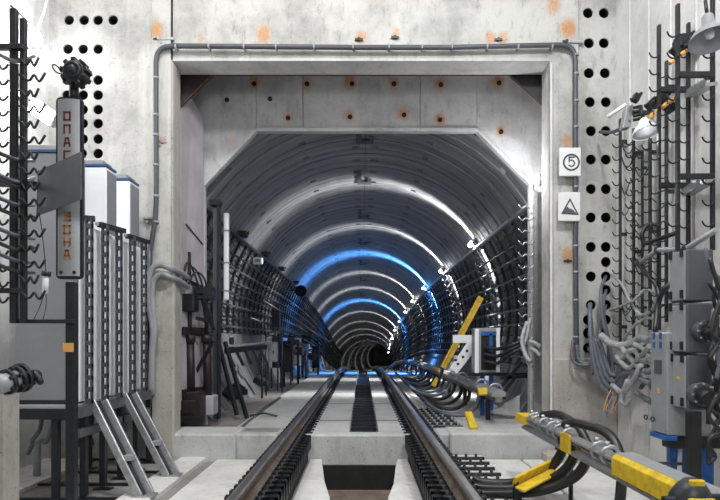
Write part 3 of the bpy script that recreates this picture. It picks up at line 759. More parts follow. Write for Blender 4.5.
# bracket arms behind it
for px, py, dxp in ((161, 39, 14), (160, 142, 8), (147, 218, 8), (572, 42, 12)):
    c = P(px, py, WY-.04); g = MB(); g.box(c.x-.05, c.x+dxp*.012, WY-.06, WY, c.z-.018, c.z+.018); g.cyl((c.x, WY, c.z-.05), (c.x, WY-.06, c.z-.05), .02, 8)
    tag(obj('wall_bracket', g, M['galv'], bevel=.004), {161: 'galvanised bracket at the bend of the conduit over a rust stain', 160: 'small galvanised bracket beside the upright conduit', 147: 'small flat bracket by the conduit beside the white cabinets', 572: 'small galvanised bracket by the conduit bend next to the bolt holes'}[px], 'bracket')
# large bent pipes wrapping the left pier
for i, (py, r) in enumerate(((266, .045), (275, .04))):
    g = MB(); yq = WY-.16
    g.tube(spl([P(151+i, 395, yq), P(152+i, 350, yq), P(153+i*2, 330, yq), P(149+i*3, 300, yq), P(149+i*4, 280+i*4, yq), P(153+i*3, py+2, yq), P(161+i, py-1, yq), P(170, py+2, yq-.02), P(180, py+6, yq+.25), P(188, py+12, yq+.6)], 5), r*.85, 10)
    tag(obj('bent_pipe', g, M['lsteel']), ('upper' if i == 0 else 'lower') + ' pale bent pipe wrapping round the portal pier', 'pipe')
for i in range(3):
    g = MB(); g.tube(spl([P(147-i*2, 400, 7.0), P(146-i*2, 340, 7.02), P(147-i, 300, 7.0), P(150, 250-i*4, 7.04)], 4), .018, 6); tag(obj('thin_conduit', g, M['gcable']), 'thin grey conduit between the perforated uprights and the pier', 'conduit', 'thin conduits beside the pier')

# ---- signs
def disc(mb, c, r0, r1, n=24, y=-.002, a0=0, a1=360):
    vs = []; c = Vector(c)
    for k in range(n+1):
        a = R(a0+(a1-a0)*k/n)
        for r in (r0, r1): vs.append(c+Vector((r*math.cos(a), y, r*math.sin(a))))
    mb.add(vs, [(2*k, 2*k+1, 2*k+3, 2*k+2) for k in range(n)])
SY = WY-.15
t = thing('sign_plate', P(570, 161.5, SY), 'white plate with the number 5 in a dark ring, upper of two portal signs', 'sign')
g = MB(); a, b = P(559.5, 176, SY), P(581, 147.5, SY); g.box(a.x, b.x, SY, SY+.035, a.z, b.z); obj('plate', g, M['paper'], t, .006)
g = MB(); c = P(571.3, 162.3, SY); disc(g, c, .085, .107, 28, -.003); obj('ring', g, M['ink'], t, fixn=False)
g = MB(); w_ = .017
g.box(c.x-.035, c.x+.04, SY-.004, SY-.002, c.z+.055, c.z+.055+w_); g.box(c.x-.035, c.x-.035+w_, SY-.004, SY-.002, c.z+.0, c.z+.06)
disc(g, (c.x+.0, SY, c.z-.012), .030, .030+w_, 16, -.003, -150, 110); obj('numeral', g, M['ink'], t, fixn=False)
t = thing('sign_plate', P(570, 206.5, SY), 'white plate with a dark triangle holding a grey slope, lower of two portal signs', 'sign')
g = MB(); a, b = P(558.5, 221, SY), P(580.5, 192, SY); g.box(a.x, b.x, SY, SY+.035, a.z, b.z); obj('plate', g, M['paper'], t, .006)
T = [P(561, 214, SY-.003), P(570, 198, SY-.003), P(579, 215, SY-.003)]; cc = sum(T, Vector())/3
g = MB(); T2 = [cc+(p-cc)*.74 for p in T]; g.add(T+T2, [(0,1,4,3),(1,2,5,4),(2,0,3,5)]); obj('triangle_outline', g, M['ink'], t, fixn=False)
g = MB(); g.add([P(562.5, 213.5, SY-.004), P(564.5, 209.5, SY-.004), P(567.5, 206.5, SY-.004), P(569.5, 208.5, SY-.004), P(572, 209, SY-.004), P(576.5, 213.5, SY-.004)], [(0,1,2,3,4,5)]); obj('slope_picture', g, M['gsteel'], t, fixn=False)
# stamped number on the bulkhead
# ================================================================== LEFT SIDE
# cabinets on the steel platform
PZ = .42
t = thing('cable_platform', (-3.0, 6.1, FZ), 'grey steel platform on square legs carrying the row of cabinets', 'platform')
g = MB(); g.box(-3.36, -2.68, 5.2, 7.05, PZ-.03, PZ); obj('deck', g, M['lsteel'], t, .004)
g = MB(); g.box(-3.36, -2.68, 5.2, 5.26, PZ-.13, PZ-.03); obj('front_beam', g, M['dsteel'], t, .004)
g = MB(); g.box(-2.70, -2.62, 5.2, 7.05, PZ-.12, PZ-.01); obj('side_beam', g, M['gsteel'], t, .004)
g = MB(); g.box(-2.69, -2.64, 5.25, 7.05, PZ-.31, PZ-.23); obj('lower_beam', g, M['gsteel'], t, .004)
for (x, y) in ((-3.27, 5.25), (-2.87, 5.25), (-2.69, 5.42), (-2.67, 5.78), (-2.67, 6.2), (-2.67, 6.62), (-2.67, 7.02), (-3.27, 6.0), (-3.27, 6.7)):
    g = MB(); g.box(x-.03, x+.03, y-.03, y+.03, FZ, PZ-.03); l = obj('leg', g, M['dsteel'], t, .003)
    g = MB(); g.box(x-.09, x+.09, y-.05, y+.05, FZ-.03, FZ-.018); obj('foot_plate', g, M['dsteel'], l)
# floor battens under the platform
for i, y in enumerate((5.35, 5.9, 6.45)):
    g = MB(); g.box(-3.6, -2.2, y, y+.05, FZ-.03, FZ-.005); tag(obj('floor_batten', g, M['dsteel']), 'dark steel batten lying across the floor under the cabinet platform, ' + ['nearest', 'middle', 'farthest'][i] + ' of three', 'batten')
def ladder_brace(a, b, lab):
    t = thing('sloping_brace', b, lab, 'brace')
    d = (b-a).normalized(); y_ = Vector((0, 1, 0)); n_ = d.cross(y_).normalized()
    for s_ in (-1, 1):
        g = MB(); o_ = y_*.045*s_ + Vector((.04*s_, 0, 0)); g.bar(a+o_, b+o_, .03, .07, n_); obj('rail', g, M['galv'], t, .003)
    g = MB(); g.bar(a, b, .05, .012, n_); obj('web', g, M['dsteel'], t)
    m = a+(b-a)*.62; g = MB(); g.obox(m+n_*.02, (.10, .10, .05)); obj('tie_plate', g, M['lsteel'], t, .004)
    g = MB(); g.box(b.x-.1, b.x+.1, b.y-.07, b.y+.07, FZ+.03, FZ+.045); obj('foot', g, M['galv'], t)
ladder_brace(Vector((-2.60, 5.52, .43)), Vector((-2.06, 5.32, FZ+.035)), 'galvanised sloping brace from platform edge to kerb, nearer of two')
ladder_brace(Vector((-2.60, 6.25, .43)), Vector((-2.08, 6.12, FZ+.035)), 'galvanised sloping brace from platform edge to kerb, farther of two')
# big grey cabinet
def rack_cabinet(x0, x1, y0, y1, z1, face, lab, trim):
    t = thing('equipment_cabinet', ((x0+x1)/2, (y0+y1)/2, PZ), lab, 'cabinet')
    g = MB(); g.box(x0, x1, y0, y1, PZ, z1-.05); obj('body', g, face, t, .008)
    g = MB(); g.box(x0-.005, x1+.005, y0-.008, y1, z1-.045, z1-.022); obj('blue_trim', g, trim, t)['label'] = 'blue trim strip'
    g = MB(); g.box(x0+.02, x1-.04, y0+.02, y1-.02, z1-.02, z1+.03); obj('top_cap', g, M['lsteel'], t, .004)
    g = MB(); g.box(x1, x1+.006, y0+.02, y1-.01, PZ+.05, z1-.08); d = obj('door', g, M['cabgrey'], t)
    g = MB(); g.box(x0, x1, y0-.01, y0+.02, PZ+.0, PZ+.04); obj('plinth', g, M['dark'], t)
    return t
rack_cabinet(-3.30, -2.72, 5.32, 5.5, 2.86, M['cabgrey'], 'large grey cabinet nearest on the platform, behind the sign pillar', M['bluestrip'])
rack_cabinet(-3.30, -2.72, 5.95, 6.2, 2.92, M['white'], 'tall white cabinet with blue trim, taller of the two behind the sign pillar', M['bluestrip'])
rack_cabinet(-3.30, -2.74, 6.60, 6.88, 2.96, M['white'], 'white cabinet with blue trim closest to the portal', M['bluestrip'])
rack_cabinet(-3.30, -2.80, 6.95, 7.06, 2.3, M['white'], 'low white cabinet hidden at the end of the row by the pier', M['blue'])
# white panels stand between the uprights
for i, (y0, y1) in enumerate(((5.52, 5.60), (6.24, 6.32), (6.40, 6.55))):
    g = MB(); g.box(-3.0, -2.73, y0, y1, PZ, 2.25); tag(obj('partition_board', g, M['white'], bevel=.004), 'white upright panel between the cabinets, ' + ['nearest', 'second', 'farthest'][i] + ' of three', 'panel')
for i, (y0, y1) in enumerate(((5.53, 5.92), (6.22, 6.57), (6.90, 7.05))):
    g = MB(); g.box(-2.74, -2.71, y0, y1, PZ, 2.16); tag(obj('cabinet_cover', g, M['white'], bevel=.004), 'smooth white cover on the aisle face behind the perforated uprights, ' + ['nearest', 'second', 'farthest'][i] + ' of three', 'cover')
for i, (x, y0, y1) in enumerate(((-2.705, 5.34, 5.49), (-2.705, 5.97, 6.18), (-2.725, 6.62, 6.86))):
    g = MB(); g.box(x, x+.012, y0, y1, PZ+.02, 2.16); tag(obj('cabinet_skirt', g, M['white'], bevel=.003), 'white lower door skin of a platform cabinet, ' + ['nearest', 'middle', 'farthest'][i] + ' of three', 'cover')
# perforated uprights with joined tops
def perforated(x, y, z0, z1, wx=.07):
    g = MB(); th = .05
    g.box(x-wx/2, x-wx/2+.011, y, y+th, z0, z1); g.box(x+wx/2-.011, x+wx/2, y, y+th, z0, z1)
    z = z0
    while z < z1-.03:
        g.box(x-wx/2, x+wx/2, y+.005, y+th-.005, z, z+.045); z += .112
    return g
fr_specs = (((5.28, 5.42), 'nearest'), ((5.75, 6.10), 'second'), ((6.02, 6.30), 'third'), ((6.48, 6.72), 'fourth'), ((6.82, 7.02), 'fifth'))
fr_specs = (([(88, 2.62)], 215, 'single'), ([(104, 2.62), (118, 2.6)], 223, 'middle'), ([(131.5, 2.6), (143, 2.6)], 236, 'end'))
for i, (cols, ptop, nm) in enumerate(fr_specs):
    t = thing('perforated_rack', (-2.6, cols[0][1]*F/(362-cols[0][0]), PZ), {'single': 'perforated steel rack nearest the sign pillar', 'middle': 'perforated steel rack between the first and last of the row', 'end': 'perforated steel rack nearest the portal pier'}[nm], 'frame')
    tops = []
    for px, X in cols:
        Y = X*F/(362-px); zt = 2.20
        g = perforated(-X, Y, PZ, zt, .060); obj('upright', g, M['conduit'], t); tops.append(Vector((-X, Y, zt)))
    if len(tops) == 1: tops = [tops[0]+Vector((-.12, 0, 0)), tops[0]]
    g = MB(); g.bar(tops[0]+Vector((-.04, -.02, 0)), tops[1]+Vector((.04, .06, 0)), .06, .05); obj('top_bar', g, M['dsteel'], t, .004)
    g = MB(); q = tops[0].lerp(tops[1], .5); 
    for a in tops: g = MB(); g.cyl(a+Vector((-.05, -.03, .0)), a+Vector((-.05, -.05, .0)), .02, 8); obj('bolt', g, M['galv'], t)
# extra slim uprights seen near the pier
g = perforated(-2.70, 6.98, PZ, 1.75, .05); tag(obj('slim_upright', g, M['gsteel']), 'short perforated upright right beside the pier conduits', 'upright')
# cable tangle under the platform
for i in range(12):
    a = Vector((-3.3+random.random()*.5, 5.4+random.random()*1.3, PZ-.05)); pts = [a]
    for k in range(4): a = a+Vector((random.uniform(-.12, .2), random.uniform(-.05, .25), random.uniform(-.22, .05))); a.z = max(a.z, FZ+.1); a.x = min(max(a.x, -3.5), -2.78); a.y = min(a.y, 7.0); pts.append(a.copy())
    g = MB(); g.tube(spl(pts, 5), .022, 6); tag(obj('loose_cable', g, M['cable' if i % 3 else 'gcable']), 'loose cable hanging in the tangle under the cabinet platform', 'cable', 'cable tangle under the platform')
g = MB(); c = P(37, 452, 6.2); g.cyl((c.x, 6.2, FZ-.03), (c.x, 6.2, sz(440, 6.2)), .04, 10); tag(obj('pale_stub_pipe', g, M['lsteel']), 'short pale pipe standing on the floor beneath the platform', 'pipe')
g = MB(); g.box(-4.0, -3.42, 4.6, 7.1, FZ-.03, FZ+.01); tag(obj('floor_sheet', g, M['slab']), 'pale board lying on the floor along the bright side wall', 'board')

# sign pillar
SP = 3.95
px_c = 69
t = thing('sign_pillar', (sx(69.5, SP), SP, FZ), 'grey sign pillar with upright red and amber Cyrillic lettering and a siren on top', 'sign')
x0, x1 = sx(65, SP), sx(74, SP)
g = MB(); g.box(x0, x1, SP+.0, SP+.06, FZ, sz(282, SP)); obj('post', g, M['dsteel'], t, .004)
g = MB(); cx = sx(69, SP); hw = sx(82, SP)-sx(69, SP); z0, z1 = sz(279, SP), sz(97, SP)
poly = []
for (ox, oz, a0) in ((hw-.03, z1-.03, 0), (-hw+.03, z1-.03, 90), (-hw+.03, z0+.03, 180), (hw-.03, z0+.03, 270)):
    for k in range(4): a = R(a0+30*k); poly.append((cx+ox+.03*math.cos(a), SP, oz+.03*math.sin(a)))
g.prism(poly, (0, .03, 0)); obj('rim', g, M['dsteel'], t)
g = MB(); hw2 = hw*.86
nv = 8; fr_ = []
for k in range(nv+1):
    u = -1+2*k/nv; fr_.append((cx+hw2*u, SP-.018*(1-u*u)-.004))
vs = [(x, y, z) for z in (z0+.02, z1-.02) for x, y in fr_]
g.add(vs, [(k, k+1, nv+2+k, nv+1+k) for k in range(nv)], 0, True); g.add([(x, y, z0+.02) for x, y in fr_]+[(cx-hw2, SP+.01, z0+.02), (cx+hw2, SP+.01, z0+.02)], [(0,1,2,3,4,5,6,7,8,10,9)])
g.add([(x, y, z1-.02) for x, y in fr_]+[(cx-hw2, SP+.01, z1-.02), (cx+hw2, SP+.01, z1-.02)], [(0,1,2,3,4,5,6,7,8,10,9)])
obj('face', g, M['lsteel'], t)
for s_ in (-1, 1): g = MB(); c = Vector((cx+s_*hw*.5, SP-.012, z0+.045)); g.cyl(c, c-Vector((0, .012, 0)), .012, 8); obj('screw', g, M['dsteel'], t)
g = MB(); g.cyl((cx+.01, SP+.05, z1), (cx+.01, SP+.05, sz(84, SP)), .032, 12); obj('neck', g, M['dsteel'], t)
STROKES = {'О': ((0,0,0,1),(1,0,1,1),(0,0,1,0),(0,1,1,1)), 'П': ((0,0,0,1),(1,0,1,1),(0,1,1,1)), 'А': ((0,0,.3,1),(1,0,.7,1),(.3,1,.7,1),(.15,.35,.85,.35)),
           'С': ((0,0,0,1),(0,0,1,0),(0,1,1,1)), 'Н': ((0,0,0,1),(1,0,1,1),(0,.5,1,.5)), 'Я': ((1,0,1,1),(0,1,1,1),(0,.5,1,.5),(0,.5,0,1),(0,0,.6,.5)),
           'З': ((1,0,1,1),(0,1,1,1),(0,0,1,0),(.3,.5,1,.5))}
def letter(ch, px, py, m):
    """stencilled letter, 6.5 px wide and 8.5 px high at the pillar"""
    c = P(px, py, SP-.0235); w_, h_ = 5.6*SP/F, 7.6*SP/F; g = MB(); th = .0115
    for (a, b, c_, d) in STROKES[ch]:
        p = Vector((c.x+(a-.5)*w_, c.y, c.z+(b-.5)*h_)); q = Vector((c.x+(c_-.5)*w_, c.y, c.z+(d-.5)*h_)); u = (q-p).normalized()*th/2
        g.bar(p-u, q+u, th, .003, (0, 1, 0))
    obj('letter', g, m, t)
for ch, py in zip('ОПАСНАЯ', (116, 129, 142, 155, 168, 181, 194)): letter(ch, 67, py, M['red'])
for ch, py in zip('ЗОНА', (216.5, 229.5, 242, 254.5)): letter(ch, 67, py, M['amber'])
s_ = thing('siren', P(74, 72, SP-.02), 'black round siren with a carrying loop, fixed over the sign pillar', 'siren')
c = P(74.5, 72, SP-.02)
g = MB(); g.cyl(c+Vector((0, .08, 0)), c-Vector((0, .03, 0)), .078, 18); obj('body', g, M['black'], s_, .01)
g = MB()
for k in range(9): a = R(40*k+10); q = c+Vector((math.cos(a)*.08, .02, math.sin(a)*.08)); g.obox(q, (.035, .09, .035), Matrix.Rotation(-a, 3, 'Y'))
obj('cooling_lug', g, M['black'], s_, .004)
g = MB(); g.lathe([(.001, .02), (.028, .018), (.034, .0), (.045, .012), (.06, .008), (.062, -.01)], c-Vector((0, .035, 0)), (0, -1, 0), 16); obj('horn_mouth', g, M['dsteel'], s_)
g = MB(); g.tube(spl([P(62, 74, SP), P(56, 72, SP), P(52.5, 67, SP), P(54, 64.5, SP), P(58, 67, SP), P(61, 72, SP)], 5), .006, 6); obj('loop', g, M['black'], s_)
# amber tag on the post
g = MB(); g.box(sx(63.5, SP), sx(74, SP), SP-.01, SP, sz(352, SP), sz(343, SP)); tag(obj('amber_tag', g, M['orange'], bevel=.002), 'small amber tag on the post of the sign pillar', 'tag')
# slanted blank plate in front of the pillar
g = MB(); A = P(82, 152, 3.62); B = P(82, 199.5, 3.62); D = P(39.5, 171, 4.0); E = P(38, 216, 4.0)
n_ = (D-A).cross(B-A).normalized()*.008
g.prism([A, D, E, B], n_)
t = thing('blank_plate', E, 'blank dark grey metal plate slanting across the sign pillar', 'plate'); obj('sheet', g, M['gsteel'], t)
g = MB(); g.bar(A.lerp(B, .52)+Vector((0, -.006, 0)), D.lerp(E, .52)+Vector((0, -.006, 0)), .004, .006); obj('fold_seam', g, M['dsteel'], t)
g = MB(); g.bar(D, E, .015, .015); obj('edge_strip', g, M['black'], t)
g = MB(); g.bar(D.lerp(E, .3), D.lerp(E, .3)+Vector((-.28, .0, .0)), .04, .03); obj('mount_arm', g, M['bracket'], t)

# hooked cable stand at the left edge
RY = 3.85
t = thing('cable_stand', (sx(16, RY), RY, FZ), 'black stand of two uprights with wavy cable hooks at the photo edge', 'cable rack')
for px, py0, w_ in ((10.5, 6, .045), (20, 16, .038)):
    g = MB(); x = sx(px, RY); g.box(x-w_/2, x+w_/2, RY+.02, RY+.06, sz(323, RY), sz(py0, RY)); obj('upright', g, M['dsteel'], t, .003)
for py in (46, 180, 290):
    g = MB(); g.box(sx(-3, RY), sx(23, RY), RY-.01, RY+.03, sz(py+3, RY), sz(py-2, RY)); obj('crosspiece', g, M['black'], t, .003)
g = MB(); g.box(sx(5, RY), sx(69, RY), RY+.06, RY+.09, sz(323, RY), sz(319, RY)); obj('long_crosspiece', g, M['black'], t, .003)
k = 0
for py in [60+15.5*i for i in range(16)]:
    if abs(py-46) < 5: continue
    s2 = 1 if k % 2 else .75
    a = P(20, py, RY)
    pts = [a+Vector((u*s2*.0069, -.01+.0*u, -v*.0069)) for u, v in ((0, 0), (4, 1), (7, 5), (11, 5), (15, 0), (18, 5), (21, 6), (26, -2))]
    g = MB(); g.tube(spl(pts, 3), .0085, 5); obj('hook', g, M['black'], t); k += 1
    a = P(10, py+5, RY); pts = [a+Vector((u*.0069, -.015, -v*.0069)) for u, v in ((0, 0), (-3, 4), (-7, 5), (-10, -1), (-13, -3))]
    g = MB(); g.tube(spl(pts, 3), .008, 5); obj('hook', g, M['black'], t)
# cables lying in it
for i, (py, m) in enumerate(((182, 'gcable'), (187, 'cable'), (216, 'cable'), (236, 'gcable'), (261, 'gcable'), (272, 'cable'), (160, 'cable'), (205, 'gcable'), (62, 'cable'), (250, 'cable'))):
    a = P(-8, py-10, 3.0); b = P(18, py, RY-.02); c_ = P(34, py+random.uniform(-8, 3), 4.3)
    g = MB(); g.tube(spl([a, b, c_], 5), .013, 6); tag(obj('short_cable', g, M[m]), 'short cable end resting in the hooks of the black stand', 'cable', 'cables in the left stand')
# concrete column stub and flanged pipe at the lower left
g = MB(); g.box(sx(-20, 4.4), sx(4.5, 4.4), 4.4, 4.6, FZ, sz(372, 4.4)); tag(obj('concrete_stub', g, M['pier'], bevel=.01), 'rough concrete stub behind the flanged pipe', 'column')
t = thing('flanged_pipe', P(15, 380, 3.5), 'pale pipe end with a black bolted flange and hose coupling', 'pipe')
a, b = P(-14, 388, 3.35), P(24, 377, 3.6); d = (b-a).normalized()
g = MB(); g.cyl(a, b-d*.03, .062, 18); obj('pipe_body', g, M['lsteel'], t)
for u, r in ((.55, .082), (.80, .088), (.93, .095)): 
    q = a+(b-a)*u; g = MB(); g.cyl(q-d*.012, q+d*.012, r, 18); f_ = obj('flange', g, M['black'], t, .004)
    for k in range(6): an = R(60*k+15); s1 = d.orthogonal().normalized(); s2 = d.cross(s1); v = q+(s1*math.cos(an)+s2*math.sin(an))*r*.82; g = MB(); g.cyl(v-d*.03, v+d*.03, .012, 6); obj('bolt', g, M['dsteel'], f_)
g = MB(); g.tube(spl([b-d*.01, b+d*.04, b+Vector((.09, .0, -.0)), b+Vector((.11, 0, -.05))], 4), [.06]*4+[.04]*4+[.02]*4+[.01], 10); obj('coupling', g, M['black'], t)
# pale strip of pipe beside the cabinet
# small tube lamp hanging under the plate
t = thing('hanging_tube', P(46, 283, 4.5), 'small pale tube hanging on thin wires below the blank plate', 'tube')
g = MB(); g.cyl(P(45, 293, 4.5), P(46, 275, 4.5), .024, 12); obj('tube_body', g, M['white'], t)
g = MB(); g.cyl(P(46, 276, 4.5), P(46.5, 271.5, 4.5), .036, 12); obj('cap', g, M['dsteel'], t)
g = MB(); g.tube(spl([P(44, 294, 4.5), P(40, 306, 4.5), P(34, 319, 4.4)], 4), .004, 4); g.tube(spl([P(46, 294, 4.5), P(46, 306, 4.5), P(43, 320, 4.4)], 4), .004, 4); obj('wire', g, M['cable'], t); g = MB(); g.tube([P(46, 272, 4.5), P(42, 230, 4.2), P(39, 212, 4.0)], .004, 4); obj('wire', g, M['cable'], t)

# lamps at the left wall
t = thing('hanging_lamp', P(37, 38, 6.7), 'lit bare lamp hanging on a white cord before the bright side wall', 'lamp')
g = MB(); g.tube([P(49, -10, 6.75), P(44, 12, 6.72), P(37, 32, 6.7)], .013, 6); obj('cord', g, M['white'], t)
g = MB(); g.lathe([(.001, -.07), (.045, -.05), (.06, 0), (.045, .05), (.02, .08), (.001, .085)], P(37, 39, 6.7), (0, 0, 1), 12); obj('bulb', g, M['glow'], t)
g = MB(); g.tube([P(22, 48, 6.7), P(41, 48, 6.7)], .01, 6); obj('bracket_rod', g, M['bracket'], t)
point('hanging_lamp_light', P(39, 45, 6.55), 14, (1, 1, 1), .06)
t = thing('flood_lamp', P(45, 110, 6.5), 'tilted rectangular floodlight glowing white above the grey cabinet', 'lamp')
rot = Matrix.Rotation(R(35), 3, 'Y') @ Matrix.Rotation(R(20), 3, 'X')
c = P(44, 112, 6.5); g = MB(); g.obox(c, (.34, .10, .20), rot); obj('housing', g, M['lsteel'], t, .012)
g = MB(); g.obox(c+rot @ Vector((0, -.055, 0)), (.30, .01, .16), rot); obj('lit_glass', g, M['glow'], t)
g = MB(); g.tube([P(29, 100, 6.6), c, P(38, 120, 6.7)], .012, 6); obj('stirrup', g, M['bracket'], t); g = MB(); g.tube([c+Vector((0, .04, 0)), (SXL+.002, 6.6, c.z+.05)], .014, 6); obj('arm', g, M['bracket'], t)
point('flood_lamp_light', c+Vector((.05, -.18, -.06)), 16, (1, 1, 1), .08)
t = thing('work_lamp', P(12, 95, 4.6), 'small dazzling work lamp among the hooks of the black stand', 'lamp')
c = P(13, 95, 4.6); g = MB(); g.lathe([(.001, .05), (.03, .04), (.04, 0), (.03, -.04)], c, (.4, -1, 0), 12); obj('bulb', g, M['glow'], t)
g = MB(); g.lathe([(.02, -.12), (.03, -.05), (.07, .02)], c, (.4, -1, 0), 12); obj('reflector', g, M['galv'], t); g = MB(); g.tube([c+Vector((0, .1, 0)), P(14, 93, 3.93)], .012, 6); obj('arm', g, M['bracket'], t)
point('work_lamp_light', c+Vector((.05, -.1, 0)), 14, (1, 1, 1), .04)
# other fittings hanging on the left wall
t = thing('wall_conduit', (SXL+.04, 6.3, 2.5), 'thin sagging wire from the stand to the hanging lamp', 'wire')
g = MB(); g.tube([P(11, 6, 4.2), P(24, 18, 5.4), P(36, 31, 6.6)], .008, 5); obj('wire_run', g, M['cable'], t)

# ================================================================== RIGHT SIDE
def hooks(t, X, Y, py0, py1, step, size, m, flip=-1, dbl=False):
    py = py0; k = 0
    while py < py1:
        a = P(362+X*F/Y, py, Y)
        base = ((0, 0), (3, 3), (7, 5), (11, 3), (13, -1)) if not dbl else ((0, 0), (3, 3), (7, 4), (10, 0), (13, 3), (17, 4), (20, -1))
        pts = [a+Vector((flip*u*size, -.01, -v*size)) for u, v in base]
        g = MB(); g.tube(spl(pts, 3), .0075, 5); obj('hook', g, m, t)
        py += step; k += 1
for i, (px, py0, py1, Xr, w_, dbl, lab) in enumerate((
        (621, 118, 350, 3.17, .024, False, 'hooked cable rack upright nearest the portal corner'),
        (634.5, 128, 375, 3.17, .024, False, 'second hooked cable rack upright from the portal corner'),
        (651, 132, 330, 3.17, .026, False, 'third hooked cable rack upright from the portal corner'),
        (667.5, 60, 322, 3.17, .024, False, 'fourth hooked cable rack upright from the portal corner'))):
    Y = Xr*F/(px-362); t = thing('cable_rack', (Xr, Y, sz(py1, Y)), lab, 'cable rack')
    g = MB(); g.box(Xr-w_/2, Xr+w_/2, Y, Y+.04, sz(py1, Y), sz(py0, Y)); obj('upright', g, M['bracket'], t, .003)
    for q in (.1, .5, .9): z = sz(py0+(py1-py0)*q, Y); g = MB(); g.box(Xr, SXR, Y+.005, Y+.035, z-.02, z+.02); obj('wall_lug', g, M['bracket'], t)
    hooks(t, Xr, Y, py0+14, py1-6, 12.6, .0085, M['bracket'], -1, dbl)
for i, (px, py0, py1, Xr) in enumerate(((643, 150, 325, 3.2), )):
    Y = Xr*F/(px-362); t = thing('cable_rack', (Xr, Y, sz(py1, Y)), 'short thin hooked upright squeezed between two taller rack uprights', 'cable rack')
    g = MB(); g.box(Xr-.01, Xr+.01, Y, Y+.03, sz(py1, Y), sz(py0, Y)); obj('upright', g, M['bracket'], t)
    for q in (.1, .9): z = sz(py0+(py1-py0)*q, Y); g = MB(); g.box(Xr, SXR, Y+.005, Y+.025, z-.015, z+.015); obj('wall_lug', g, M['bracket'], t)
    hooks(t, Xr, Y, py0+6, py1-4, 11.5, .0075, M['bracket'], -1, True)
def rack_frame(pxl, pxr, Y, tl, tr, b, arms, lab, st):
    xl, xr = sx(pxl, Y), sx(pxr, Y)
    t = thing('rack_frame', ((xl+xr)/2, Y, sz(b, Y)), lab, 'cable rack')
    for x, tt in ((xl, tl), (xr, tr)):
        g = MB(); g.box(x-.014, x+.014, Y, Y+.04, sz(b, Y), sz(tt, Y)); obj('upright', g, M['dsteel'], t, .003)
    for py in arms:
        g = MB(); g.box(xl, xr, Y-.01, Y+.03, sz(py+3, Y), sz(py-2.5, Y)); obj('arm', g, M['black'], t, .003)
    for x in (xl, xr):
        hooks(t, x, Y, max(30, tl+30), b-10, st, .0085, M['dsteel'])
    return t
rack_frame(679, 714, 4.9, 3, -20, 250, (74, 176), 'tall black rack frame in front, under the grey dome lamp', 21)
rack_frame(660, 689.5, 5.45, 24, 22, 330, (89, 185), 'tall black rack frame behind the one under the dome lamp', 17)
# slanted troughs on the arms
for i, (p, q, Y0, Y1) in enumerate((((690, 97), (712, 84), 5.5, 4.9), ((687, 195), (711, 180), 5.5, 4.9))):
    g = MB(); g.bar(P(p[0], p[1], Y0), P(q[0], q[1], Y1), .10, .03); g.bar(P(p[0], p[1]-3, Y0)+Vector((-.05, 0, 0)), P(q[0], q[1]-3, Y1)+Vector((-.05, 0, 0)), .01, .06)
    tag(obj('cable_tray', g, M['galv']), ('upper' if i == 0 else 'lower') + ' short galvanised tray resting on the arms of the rack frames', 'tray')
# dome lamps
t = thing('dome_lamp', P(709, 30, 4.6), 'large grey enamel dome lamp, unlit, high at the rack frames', 'lamp')
ax = Vector((.02, .22, 1.0)).normalized(); c = P(710, 36, 4.55)
g = MB(); g.lathe([(.165, -.045), (.16, -.03), (.13, .02), (.08, .06), (.05, .08), (.045, .18), (.03, .20)], c, ax, 24); obj('shade', g, M['cabgrey'], t)
g = MB(); g.lathe([(.160, -.043), (.125, .015), (.078, .052), (.045, .075), (.001, .08)], c, ax, 24); o = obj('shade_lining', g, M['lsteel'], t)
g = MB(); g.lathe([(.001, -.02), (.03, -.01), (.035, .02), (.02, .07)], c, ax, 12); obj('bulb', g, M['white'], t)
g = MB(); g.cyl(c+ax*.2, c+ax*.34, .014, 8); obj('stem', g, M['dsteel'], t)
t = thing('dome_lamp', P(647, 126, 5.7), 'white dome lamp over the hooked racks near the portal', 'lamp')
ax = Vector((-.1, .25, 1.0)).normalized(); c = P(646, 129, 5.7)
g = MB(); g.lathe([(.14, -.045), (.135, -.02), (.10, .03), (.06, .06), (.05, .10), (.03, .12)], c, ax, 24); obj('shade', g, M['white'], t)
g = MB(); g.lathe([(.001, -.075), (.05, -.065), (.1, -.05), (.14, -.035), (.13, -.02)], c, ax, 20); obj('diffuser', g, M['lsteel'], t)
g = MB(); g.cyl(c+ax*.12, c+ax*.26, .02, 8); obj('stem', g, M['dsteel'], t)
point('rack_fill_light', c-ax*.16+Vector((-.05, -.1, 0)), 1.5, (1, 1, 1), .06)  # added fill light by the racks; the dome lamp itself is unlit
# tube lamp + control box near it
g = MB(); g.cyl(P(607.5, 117, 6.3), P(626, 104.5, 6.2), .021, 12); tag(obj('tube_lamp', g, M['white']), 'slim white tube fixed slantwise beside the bolt holes', 'lamp')
t = thing('control_box', P(628, 116, 6.1), 'flat pale control box at the head of the hooked racks', 'box')
g = MB(); g.prism([P(623, 128, 6.1), P(631, 127, 6.1), P(633, 104, 6.1), P(627, 106, 6.1)], (0, .1, 0)); obj('body', g, M['lsteel'], t, .006)
g = MB(); a = P(629, 112, 6.2); g.box(a.x, SXR, 6.2, 6.24, a.z-.02, a.z+.02); obj('mount_arm', g, M['bracket'], t)
for i in range(4): g = MB(); a = P(633, 108+i*4, 6.05); g.cyl(a, a+Vector((.09, -.02, .01)), .018, 8); obj('gland', g, M['dsteel'], t)
g = MB(); g.tube(spl([P(600, 132, 7.0), P(612, 132, 6.6), P(623, 127, 6.2), P(630, 120, 6.1)], 4), .02, 8); tag(obj('feed_pipe', g, M['gsteel']), 'grey feed pipe entering a bolt hole beneath the tube lamp', 'pipe')
